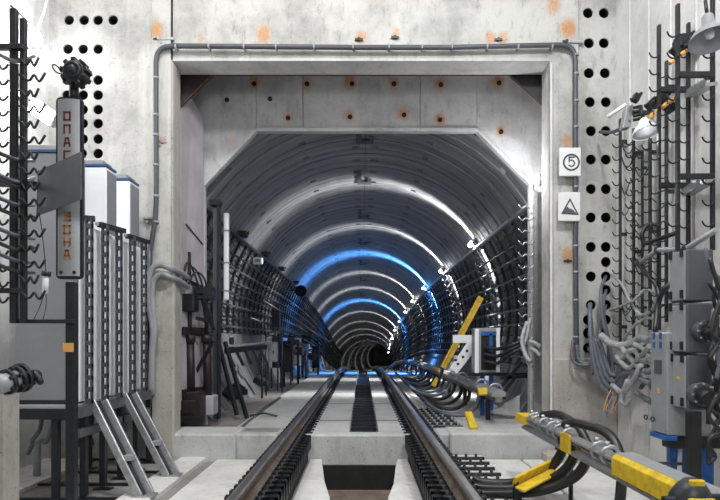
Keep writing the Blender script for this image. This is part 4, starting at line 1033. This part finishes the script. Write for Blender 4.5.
# black switch blocks on the rack heads
for i, (px, py, Y, s) in enumerate(((636, 98, 6.0, .07), (652, 104, 5.8, .09), (661, 100, 5.6, .10), (684, 42, 5.5, .12), (693, 44, 5.4, .10), (676, 50, 5.5, .08), (670, 108, 5.6, .08))):
    c = P(px, py, Y); g = MB(); g.obox(c, (s, s, s*1.2), Matrix.Rotation(R(25+20*i), 3, 'Y')); g.cyl(c, c+Vector((s*.8, -.02, s*.7)), s*.25, 8); g.cyl(c, c+Vector((-s*.9, 0, -s*.2)), s*.2, 8)
    tag(obj('cable_clamp', g, M['dsteel'], bevel=.006), 'small dark clamp block in the tangle at the rack heads', 'clamp', 'clamp blocks at the rack heads')
# orange insulators
for i, (a, b, lab) in enumerate(((P(669, 64, 5.42), P(691, 47, 5.42), 'orange rod insulator high on the front rack frame'), (P(648, 118, 5.6), P(676, 97, 5.3), 'orange rod insulator slanting above the white dome lamp'))):
    t = thing('insulator_rod', a, lab, 'insulator'); d = (b-a)
    for k in range(4):
        g = MB(); g.cyl(a+d*(k*.25+.02), a+d*(k*.25+.2), .02, 10); obj('orange_sleeve', g, M['orange'], t)
    g = MB(); g.cyl(a, b, .009, 8); obj('core', g, M['dsteel'], t)
# equipment boxes
def wall_box(pxn, pxf, pxr, py0, py1, Yn, m1, m2, lab, hinges=True, name='relay_box'):
    """aisle face between columns pxf (far) and pxn (near); camera face pxn..pxr at Yn"""
    X = sx(pxn, Yn); Yf = X*F/(pxf-362); xr = sx(pxr, Yn); z1, z0 = sz(py0, Yn), sz(py1, Yn)
    t = thing(name, ((X+xr)/2, (Yn+Yf)/2, z0), lab, 'box')
    g = MB(); g.box(X, xr, Yn, Yf, z0, z1); obj('body', g, m2, t, .012)
    g = MB(); g.box(X-.012, X, Yn+.012, Yf-.012, z0+.012, z1-.012); d = obj('door', g, m1, t, .005)
    if hinges:
        h = z1-z0
        for q in (.06, .86):
            for yy in (Yn+.03, Yf-.06):
                g = MB(); g.box(X-.03, X-.012, yy, yy+.03, z0+h*q, z0+h*q+.07); obj('latch', g, M['dsteel'], d, .003)
    return t, X, Yf, z0, z1
wall_box(687, 670, 714, 249, 301, 4.60, M['lsteel'], M['gsteel'], 'upper grey relay box with pale latched door')
wall_box(687, 670, 714, 303, 353, 4.60, M['lsteel'], M['gsteel'], 'middle grey relay box with pale latched door')
tt, X, Yf, z0, z1 = wall_box(687.5, 671, 713, 355, 410, 4.60, M['lsteel'], M['gsteel'], 'lower grey relay box with yellow marks on its pale door')
g = MB(); g.obox((X-.014, 4.72, sz(378, 4.7)), (.004, .06, .025)); obj('yellow_mark', g, M['yellow'], tt)
tt, X, Yf, z0, z1 = wall_box(667, 651.5, 712, 332, 436, 4.80, M['lsteel'], M['lsteel'], 'tall pale relay box with blue foot and lettered plate', False)
g = MB(); g.box(X-.016, X-.012, 4.86, 4.98, sz(374, 4.9), sz(360, 4.9)); obj('type_plate', g, M['gsteel'], tt)
for py in (336, 345):
    for yy in (4.86, 4.97): g = MB(); g.box(X-.018, X-.012, yy, yy+.035, sz(py+3, 4.9), sz(py-3, 4.9)); obj('blue_label', g, M['blue'], tt)
g = MB(); g.box(X-.016, X-.012, 4.9, 4.93, sz(393, 4.9), sz(388, 4.9)); obj('warning_mark', g, M['orange'], tt)
g = MB(); g.box(X-.02, X+.08, 4.78, 5.05, z0-.04, z0); obj('blue_foot', g, M['blue'], tt, .004)
for q in (.08, .2): g = MB(); g.ring((X-.03, 4.9+q, z0+.12), (1, .3, 0), .02, .006, 10, 5); obj('eyelet', g, M['bracket'], tt)
# stand of blue and black posts
t = thing('equipment_stand', P(690, 470, 4.9), 'stand of blue posts and black beam carrying the relay boxes', 'stand')
for (a, b, m) in ((670, 678, 'blue'), (683, 690, 'blue'), (703, 714, 'blue')):
    g = MB(); Y = 4.95; g.box(sx(a, Y), sx(b, Y), Y, Y+.06, FZ, sz(438, Y)); obj('post', g, M[m], t, .003)
g = MB(); Y = 4.5; g.box(sx(690, Y), sx(702, Y), Y, Y+.07, FZ, sz(412, Y)); obj('square_post', g, M['black'], t, .004)
g = MB(); g.box(sx(668, 4.85), sx(735, 4.85), 4.82, 4.95, sz(448, 4.85), sz(437, 4.85)); obj('cross_beam', g, M['black'], t, .004)
g = MB(); g.cyl(P(680, 444, 4.95), P(679, 484, 4.95), .02, 10); obj('white_rod', g, M['white'], t)
g = MB(); g.cyl((sx(699, 4.95), 5.06, FZ), (sx(699, 4.95), 5.06, sz(446, 4.95)), .022, 10); obj('white_rod', g, M['white'], t)
# round connectors
for i, (px, py, Y, r, lab) in enumerate(((701, 394, 4.53, .085, 'big round grey connector under the relay boxes'), (706, 331, 4.53, .08, 'round connector with thick black plug on the middle relay box'))):
    t = thing('plug_connector', P(px, py, Y), lab, 'connector'); c = P(px, py, Y)
    g = MB(); g.cyl(c+Vector((0, .07, 0)), c, r, 20); g.cyl(c, c-Vector((0, .03, 0)), r*1.12, 20); obj('barrel', g, M['gsteel'], t, .004)
    g = MB(); g.cyl(c-Vector((0, .03, 0)), c-Vector((0, .12, .03)), r*.8, 18); obj('plug', g, M['black'], t, .006)
    for k in range(8): a = R(45*k); q = c+Vector((math.cos(a)*r*.98, -.04, math.sin(a)*r*.98)); g = MB(); g.cyl(q, q+Vector((0, .03, 0)), .01, 6); obj('screw', g, M['galv'], t)
for i in range(14):
    y = 4.2+random.random()*.35; pts = []; x = 712+random.random()*8; py = 250+i*12
    for k in range(5): pts.append(P(x+random.uniform(-7, 9), py+k*16+random.uniform(-6, 6), y)); 
    g = MB(); g.tube(spl(pts, 5), .017, 6); tag(obj('black_cable', g, M['cable'] if i % 5 else M['gcable']), 'thin cable in the black bundle at the outer side of the relay boxes', 'cable', 'black bundle beside the relay boxes')
# long slanting pale pipe across the racks
t = thing('slanting_pipe', P(680, 250, 4.9), 'pale pipe zigzagging over the racks above the relay boxes', 'pipe')
g = MB(); g.tube([P(641, 262, 5.7), P(658, 250, 5.4), P(686, 249, 4.85), P(716, 230, 4.5)], .024, 10); obj('pipe_body', g, M['lsteel'], t)
g = MB()
for px, py, Y in ((658, 250, 5.4), (686, 249, 4.85)): c = P(px, py, Y); g.cyl(c-Vector((.025, 0, 0)), c+Vector((.025, 0, 0)), .031, 10)
obj('collar', g, M['bracket'], t)
g = MB(); g.tube(spl([P(660, 225, 5.5), P(648, 225, 5.6), P(642, 234, 5.6), P(645, 243, 5.6), P(656, 240, 5.5), P(676, 233, 5.3)], 5), .022, 8); tag(obj('thick_loop', g, M['black']), 'thick black hose loop hooked on the racks above the slanting pipe', 'hose')
# cables between holes, racks and boxes
def cab(name, pts, r, m, lab, grp=None, cat='cable', n=8): 
    g = MB(); g.tube(spl([P(*p) for p in pts], 6), r, n); return tag(obj(name, g, M[m]), lab, cat, grp)
for i in range(4):
    o_ = i*3.5
    cab('looped_cable', [(591-o_*.3, 304+i*14, 7.3), (590+o_*.1, 308+i*14, 6.95), (591+o_*.6, 340, 6.8), (595+o_*.9, 368-o_, 6.75), (604+o_*.6, 390-o_*1.6, 6.7), (616+o_*.1, 393-o_*1.8, 6.65), (624-o_*.2, 380-o_*1.6, 6.55), (630, 360-o_, 6.5)], .028, 'gcable', ['outermost', 'second', 'third', 'innermost'][i]+' thick grey cable hanging in a loop from the bolt holes', 'grey looped cables')
for i, pts in enumerate((
        [(606, 276, 7.2), (601, 290, 6.9), (603, 320, 6.8), (608, 345, 6.8), (610, 400, 6.8)],
        [(606, 305, 7.2), (600, 330, 6.9), (596, 355, 6.8), (592, 375, 6.8)],
        [(606, 290, 7.2), (603, 310, 6.9), (609, 340, 6.8), (615, 380, 6.7)])):
    cab('drop_cable', pts, .02, 'gcable', 'thin grey cable dropping from the upper bolt holes', 'grey drop cables')
cab('pale_duct', [(600, 335, 6.7), (613, 344, 6.6), (628, 345, 6.4), (641, 338, 6.2), (650, 341, 6.0)], .045, 'lcable', 'fat pale hose swinging from the bolt holes toward the relay boxes', None, 'hose')
for i, pts in enumerate((
        [(610, 310, 6.9), (622, 306, 6.6), (634, 300, 6.3), (645, 290, 6.2), (655, 293, 6.0)],
        [(636, 316, 6.3), (650, 312, 6.0), (660, 296, 5.7), (672, 280, 5.4)],
        [(612, 275, 7.0), (622, 285, 6.6), (632, 305, 6.4), (642, 316, 6.2)],
        [(624, 340, 6.5), (634, 326, 6.3), (648, 318, 6.1), (660, 322, 5.9)])):
    cab('sagging_cable', pts, .017, 'lcable', 'pale cable sagging through the hooked racks', 'pale cables in the racks')
for i, pts in enumerate((
        [(618, 362, 6.5), (632, 350, 6.2), (644, 360, 5.9), (655, 355, 5.4)], [(620, 375, 6.5), (634, 372, 6.2), (642, 380, 5.8), (652, 384, 5.4)],
        [(622, 348, 6.4), (634, 362, 6.2), (646, 372, 5.9), (654, 368, 5.4)], [(612, 385, 6.5), (622, 392, 6.3), (632, 384, 6.0), (641, 365, 5.8)],
        [(630, 398, 6.2), (626, 405, 6.2), (622, 398, 6.3), (628, 380, 6.2)], [(636, 393, 5.9), (644, 398, 5.8), (652, 402, 5.3)],
        [(616, 356, 6.5), (628, 368, 6.3), (638, 360, 6.1), (650, 346, 5.6)], [(634, 344, 6.1), (645, 350, 5.9), (653, 362, 5.5)])):
    cab('pale_cable', pts, .030, ['lcable', 'gcable', 'lcable', 'lcable'][i % 4], ORD[i]+' thick cable counted downward in the pale tangle beside the tall relay box', 'pale cable tangle')
for i, pts in enumerate((
        [(640, 352, 6.0), (646, 346, 5.9), (653, 348, 5.6)], [(641, 388, 6.0), (647, 380, 5.8), (654, 392, 5.4)], [(640, 370, 6.1), (647, 366, 5.9), (654, 374, 5.5)],
        [(636, 262, 5.8), (648, 275, 5.6), (656, 285, 5.5), (660, 300, 5.4)], [(655, 331, 5.0), (658, 305, 5.1), (664, 290, 5.0), (672, 286, 4.85)])):
    cab('dark_cable', pts, .022, 'cable', 'black cable behind the pale tangle', 'black cables in the tangle')
for i in range(7):
    x = 605+i*2.2; cab('loose_wire', [(612+i*.8, 388, 6.5), (x+2, 398, 6.5), (x-1.5+random.uniform(-2, 2), 408, 6.5), (x-1+random.uniform(-2, 2), 414+random.uniform(-3, 6), 6.5)], .006, ['orange', 'blue', 'orange', 'lcable'][i % 4], 'bare coloured wire end hanging below the grey loops', 'coloured wire ends', 'wire', 5)
cab('lower_conduit', [(577, 345, 7.0), (579, 360, 6.98), (590, 364, 6.9), (612, 364, 6.8), (622, 360, 6.7)], .025, 'gcable', 'grey conduit bending across below the bolt holes', None, 'conduit')
cab('lower_conduit', [(573, 340, 7.0), (572, 356, 6.98), (577, 364, 6.95), (590, 365, 6.9)], .02, 'gcable', 'second grey conduit bending beside the portal edge', None, 'conduit')
# random fine wires draped in the right racks
for i in range(22):
    (x0, Y0), (x1, Y1) = random.choice([((621, 6.83), (634.5, 6.50)), ((634.5, 6.50), (651, 6.13)), ((651, 6.13), (667.5, 5.80))]); y0 = random.uniform(140, 318)
    cab('fine_wire', [(x0, y0, Y0), (x0*.7+x1*.3, y0+random.uniform(4, 12), Y0-.05), (x0*.3+x1*.7, y0+random.uniform(-5, 12), Y1-.02), (x1, y0+random.uniform(-8, 6), Y1)], .008, 'bracket', 'short dark wire draped between hooks of the racks', 'wires in the racks', 'wire', 4)

# ================================================================== CONTACT RAIL, FOREGROUND
CRX = 1.75
t = thing('contact_rail', (CRX, 4.5, .1), 'power rail in the foreground under a yellow and grey cover', 'rail')
def crp(u, h, d): return None
y0, y1, zc = 2.75, 6.05, .19
def body(y0, y1, prof, m, name, bev=.004):
    g = MB(); sweep(g, [(CRX+a+(0), zc+b) for a, b in prof], [y0, y1]); return obj(name, g, M[m], t, bev)
body(2.75, 5.95, [(-.055, -.10), (.055, -.10), (.055, -.07), (.02, -.06), (.02, -.02), (.05, 0), (-.05, 0), (-.02, -.02), (-.02, -.06), (-.055, -.07)], 'galv', 'rail_bar')
body(2.75, 3.72, [(-.095, -.05), (-.095, .06), (-.06, .09), (-.06, .0), (-.08, -.05)], 'yellow', 'yellow_side')['label'] = 'yellow side board'
body(2.75, 3.74, [(-.06, .09), (.07, .09), (.10, .05), (.10, -.04), (.085, -.04), (.08, .04), (-.05, .06)], 'lsteel', 'top_cover')
body(3.74, 5.9, [(-.05, .01), (.05, .01), (.06, .035), (-.06, .035)], 'galv', 'support_channel')
body(5.75, 6.1, [(-.09, -.03), (.09, -.03), (.07, .05), (-.07, .05)], 'yellow', 'end_cap')['label'] = 'pale yellow end cap'
body(4.55, 4.75, [(-.075, -.09), (-.05, -.09), (-.045, .06), (-.07, .07)], 'yellow', 'yellow_tab')
for k, y in enumerate((3.95, 4.12, 4.72, 4.95, 5.12, 5.35, 5.55, 5.7)):
    g = MB(); g.ring((CRX, y, zc+.03), (0, 1, .15), .062, .016, 14, 6); g.cyl((CRX-.02, y, zc+.09), (CRX-.02, y, zc+.125), .02, 8); obj('cable_clamp', g, M['galv'], t)
for y in (3.2, 4.95):
    g = MB(); g.box(CRX+.08, CRX+.11, y-.02, y+.02, FZ-.03, zc-.10); g.box(CRX-.04, CRX+.13, y-.02, y+.02, zc-.13, zc-.10); g.box(CRX+.02, CRX+.16, y-.05, y+.05, FZ-.03, FZ+.02); obj('support_bracket', g, M['dsteel'], t, .005)
for i in range(3):
    e = i*13; f = i*.22
    g = MB(); g.tube(spl([(CRX+.0, 4.45+f, zc-.0), P(588-e, 455-i*2, 4.45+f), P(578-e, 474-i*4, 4.55+f), P(555-e*.8, 487-i*5, 4.7+f), P(525-e*.6, 493-i*5, 4.85+f), P(490-e*.3, 494-i*6, 5.0+f*.8), P(474, 494-i*8, 5.05+f*.8)], 8), .042, 10)
    tag(obj('feeder_cable', g, M['cable']), 'thick black feeder cable curving from the power rail under the yellow wedge, ' + ['nearest', 'middle', 'farthest'][i] + ' of three', 'cable')
for i, pts in enumerate(([(CRX+.02, 4.9, zc+.10), (CRX+.10, 4.75, zc+.13), (CRX+.22, 4.45, zc+.08), (CRX+.22, 4.25, zc-.15), (CRX+.1, 4.1, FZ+.1), (CRX-.1, 3.9, FZ+.02)],
                         [(CRX+.02, 5.5, zc+.10), (CRX+.12, 5.3, zc+.13), (CRX+.2, 5.05, zc+.05), (CRX+.24, 4.9, zc-.1)])):
    g = MB(); g.tube(spl(pts, 8), .040, 10); tag(obj('arched_cable', g, M['cable']), ['thick black cable arching over the power rail clamps and down to the floor', 'thick black cable arching at the far clamps of the power rail'][i], 'cable')
t = thing('rail_clamp', P(693, 489, 2.75), 'rust flecked grey clamp head at the near end of the power rail', 'clamp')
c = P(692, 493, 2.75)
g = MB(); g.lathe([(.001, .07), (.05, .06), (.08, .02), (.1, -.03), (.1, -.08)], c, (0, -.3, 1), 14); obj('head', g, M['bracket'], t)
g = MB(); g.obox(c+Vector((0, -.04, .055)), (.07, .03, .04)); g.obox(c+Vector((.0, -.08, -.02)), (.13, .02, .03)); obj('rusty_lug', g, M['yellow'], t, .006)
g = MB(); g.cyl(c+Vector((-.14, .0, -.04)), c+Vector((.16, 0, -.03)), .025, 10); obj('cross_pin', g, M['dsteel'], t)
# two dark rods beyond the rail
g = MB(); g.cyl(P(603, 456, 4.6), P(642, 458.5, 4.6), .014, 8); tag(obj('short_rod', g, M['dsteel']), 'short dark rod behind the power rail clamps', 'rod')
g = MB(); g.cyl(P(630, 462, 4.9), P(684, 464, 4.9), .014, 8); tag(obj('tie_rod', g, M['gsteel']), 'grey tie rod from the power rail to the blue posts', 'rod')
# yellow wedge board
t = thing('yellow_wedge', P(535, 478, 4.5), 'tilted yellow board lying over the black feeder cables', 'board')
A = P(514, 482, 4.75); B = P(551, 464, 5.0); 
g = MB(); g.bar(A, B, .03, .10, (0, -.5, 1)); obj('board', g, M['yellow'], t, .006)
g = MB(); g.bar(A+Vector((.03, -.06, -.05)), B+Vector((.02, -.06, -.05)), .10, .02, (0, -.2, 1)); obj('lip', g, M['yellow'], t, .004)
for q in (A, ): g = MB(); g.box(q.x, q.x+.04, q.y, q.y+.04, FZ-.03, q.z); obj('prop', g, M['dsteel'], t)
# slide plates with bolts beside the right rail
for i, y in enumerate([4.35+.27*k for k in range(10)]):
    t = thing('sleeper_plate', (1.2, y, FZ), 'dark bolted plate beside the rail and yellow wedge, '+ORD[i]+' counted toward the portal', 'plate', 'bolted plates beside the right rail')
    g = MB(); g.box(.93, 1.48, y-.02, y+.02, -.42, -.385); obj('plate', g, M['dsteel'], t, .004)
    for k in range(4): g = MB(); x = 1.02+.12*k; g.cyl((x, y, -.42), (x, y, -.35), .017, 6); g.cyl((x, y, -.42), (x, y, -.395), .032, 8); obj('bolt', g, M['black'], t)
g = MB(); g.box(.93, 1.5, 3.2, WY-.1, FZ-.03, -.42); o = obj('bolt_ledge', g, M['slab'], fl)
for i, (y, dy) in enumerate([(7.85+.28*k, 0) for k in range(8)]):
    t = thing('sleeper_plate', (1.2, y, TZ), 'dark bolted plate past the threshold on the lamp side, '+ORD[i]+' from the portal', 'plate', 'bolted plates past the threshold')
    g = MB(); g.box(1.0, 1.42, y-.03, y+.03, TZ-.03, TZ); obj('plate', g, M['dsteel'], t, .004)
    for k in range(4): g = MB(); x = 1.05+.1*k; g.cyl((x, y, TZ), (x, y, TZ+.045), .018, 6); obj('bolt', g, M['lcable'], t)
# ================================================================== CONTACT RAIL IN THE TUNNEL
t = thing('contact_rail', (1.9, 12, .1), 'power rail running on into the tunnel under the lamps', 'rail')
yq = ys(7.9, 16, 1.0)[:-1]+ys(16, 60, 1.5)
def trx(y): return 1.93
g = MB(); sweep(g, [(1.93+a, .25+b) for a, b in ((-.05, -.1), (.05, -.1), (.05, -.02), (-.05, -.02))], yq); obj('rail_bar', g, M['rail'], t)
g = MB(); sweep(g, [(1.93+a, .25+b) for a, b in ((-.09, -.02), (.09, -.02), (.10, .04), (.04, .08), (-.06, .08), (-.10, .03))], yq); obj('cover', g, M['lsteel'], t)
for k in range(16):
    y = 8.6+1.9*k; g = MB(); g.box(1.90+dx(y), 1.96+dx(y), y-.04, y+.04, TZ-.02+dz(y), .16+dz(y)); g.box(1.82+dx(y), 2.2+dx(y), y-.03, y+.03, .12+dz(y), .17+dz(y)); obj('support_bracket', g, M['dsteel'], t)
for k in range(5):
    y = 8.1+.9*k; g = MB(); g.ring((1.93, y, .30), (0, 1, .1), .10, .018, 12, 5); obj('cable_clamp', g, M['galv'], t)
for i in range(12):
    y = 8.8+i*.78
    g = MB(); g.tube(spl([(1.93, y+.5, .28), (1.86, y+.2, .02), (1.6, y-.15, TZ+.05), (1.3, y-.1, TZ+.06), (1.15, y+.3, TZ+.1), (1.1, y+.9, TZ+.12)], 6), .034, 8)
    tag(obj('feeder_cable', g, M['cable' if i % 4 else 'gcable']), ORD[i]+' feeder loop from the portal under the tunnel power rail', 'cable', 'feeder loops under the tunnel power rail')
for i, (a, b, Y, lab) in enumerate(((P(468, 413, 7.75), P(474, 429, 7.4), .1, 'leaning yellow board on the slab just past the threshold'), (P(478, 392, 8.2), P(487, 391.5, 8.2), .1, 'small yellow block under the grey switch box'), (P(433, 386, 11.2), P(438, 378, 11.2), .1, 'small yellow piece on the tunnel power rail loops'), (P(432, 367, 14.2), P(441, 372, 13.2), .1, 'little yellow tab on the tunnel power rail'))):
    g = MB(); g.bar(a, b, .10, .06 if i != 1 else .10, (0, -1, .3)); tag(obj('yellow_block', g, M['yellow'], bevel=.005), lab, 'block')
# yellow pole
t = thing('yellow_pole', P(444, 366, 10), 'long leaning yellow channel pole in the tunnel', 'pole')
a, b = P(443, 368, 10.2), P(481, 297, 10.2); d = (b-a).normalized(); s1 = d.cross(Vector((0, 1, 0))).normalized()
for s_ in (-1, 1): g = MB(); g.bar(a+s1*.035*s_, b+s1*.035*s_, .04, .05, (0, 1, 0)); obj('flange', g, M['yellow'], t, .004)
g = MB(); g.bar(a, b, .07, .012, (0, 1, 0)); obj('web', g, M['orange'], t)
g = MB(); q = P(438, 385, 10.2); g.bar(a, q, .05, .05, (0, 1, 0)); obj('foot', g, M['dsteel'], t)
# switch box on blue posts with perforated bracket
t = thing('switch_box', P(487, 372, 9.0), 'pale box with blue T shaped front plate on blue posts', 'box')
Y = 9.0
g = MB(); g.box(sx(475, Y), sx(499, Y), Y, Y+.3, sz(373, Y), sz(328, Y)); obj('body', g, M['lsteel'], t, .02)
g = MB(); g.box(sx(481, Y), sx(497, Y), Y-.01, Y+.0, sz(370, Y), sz(332, Y)); obj('recess_panel', g, M['dark'], t)
g = MB(); g.box(sx(481, Y), sx(496, Y), Y-.03, Y-.01, sz(335.5, Y), sz(331.5, Y)); g.box(sx(489, Y), sx(492, Y), Y-.03, Y-.01, sz(352, Y), sz(334, Y)); obj('blue_tee', g, M['blue'], t)
g = MB(); g.box(sx(474.5, Y), sx(478.5, Y), Y-.03, Y, sz(373, Y), sz(329, Y)); g.box(sx(496, Y), sx(499.5, Y), Y-.03, Y, sz(372, Y), sz(328, Y)); obj('frame', g, M['white'], t, .004)
for a, b in ((482, 486), (491, 495)): g = MB(); g.box(sx(a, Y), sx(b, Y), Y+.1, Y+.16, TZ-.03, sz(373, Y)); obj('post', g, M['blue'], t, .003)
g = MB(); g.box(sx(470, Y), sx(528, Y), Y+.02, Y+.10, sz(376, Y), sz(373, Y)); obj('shelf_beam', g, M['dsteel'], t)
for i in range(3):
    g = MB(); g.tube(spl([P(484, 347+i*7, 8.95), P(498, 349+i*7, 8.8), P(512, 345+i*4, 8.6), P(525, 340+i*3, 8.6)], 5), .03, 8); obj('cable_tail', g, M['cable'], t)
t = thing('perforated_bracket', P(462, 360, 9.6), 'pale bent plate with round holes beside the switch box', 'bracket')
Y = 9.6; g = MB(); g.box(sx(453, Y), sx(474, Y), Y, Y+.05, sz(343, Y), sz(335, Y)); g.prism([P(474, 343, Y), P(467, 343, Y), P(450, 368, Y), P(457, 374, Y), P(474, 352, Y)], (0, .04, 0)); obj('plate', g, M['white'], t, .004)
for px, py in ((467, 351), (463, 357), (458, 364), (456, 360)): g = MB(); c = P(px, py, Y-.004); g.cyl(c, c+Vector((0, .01, 0)), .024, 10); obj('hole', g, M['dark'], t)
# struts and sheets behind the switch box
t = thing('strut_frame', P(500, 400, 8.6), 'dark triangular strut frame between switch box and portal', 'frame')
for a, b in (((486, 405), (522, 362)), ((515, 378), (498, 400)), ((500, 378), (530, 376))): g = MB(); g.bar(P(a[0], a[1], 8.6), P(b[0], b[1], 8.6), .05, .04, (0, 1, 0)); obj('strut', g, M['dsteel'], t)
g = MB(); g.prism([P(488, 413, 8.7), P(520, 395, 8.7), P(520, 417, 8.7)], (0, .05, 0)); tag(obj('concrete_wedge', g, M['tslab'], bevel=.01), 'pale concrete wedge at the foot of the strut frame', 'wedge')
# white hoses at the right portal edge
for i, pts in enumerate(([(527, 322, 8.0), (522, 340, 7.9), (526, 356, 7.8), (531, 362, 7.7)], [(530, 318, 8.0), (527, 335, 7.95), (522, 350, 7.9)], [(529, 341, 7.8), (537, 344, 7.75), (541, 347, 7.7)], [(530, 348, 7.8), (537, 352, 7.75), (541, 356, 7.7)], [(523, 346, 7.92), (528, 362, 7.8), (533, 366, 7.72)])):
    cab('white_hose', pts, .030, 'lcable', 'pale hose end bunched at the portal edge by the switch box', 'pale hoses at the portal edge', 'hose')
# thin loops at the chamber edge on the lamp side
g = MB(); X0 = sx(534, 8.15)
for k in range(12):
    z = sz(205+k*12, 8.15); g.tube(spl([(X0, 8.15, z), (X0-.06, 8.14, z-.05), (X0-.13, 8.13, z-.02), (X0-.18, 8.12, z-.06), (X0-.24, 8.11, z)], 3), .010, 4)
g.box(X0, X0+.05, 8.15, 8.2, sz(395, 8.15), sz(190, 8.15))
tag(obj('hook_strip', g, M['galv']), 'bright hooked strip on the bulkhead edge below the first lamp', 'cable rack')
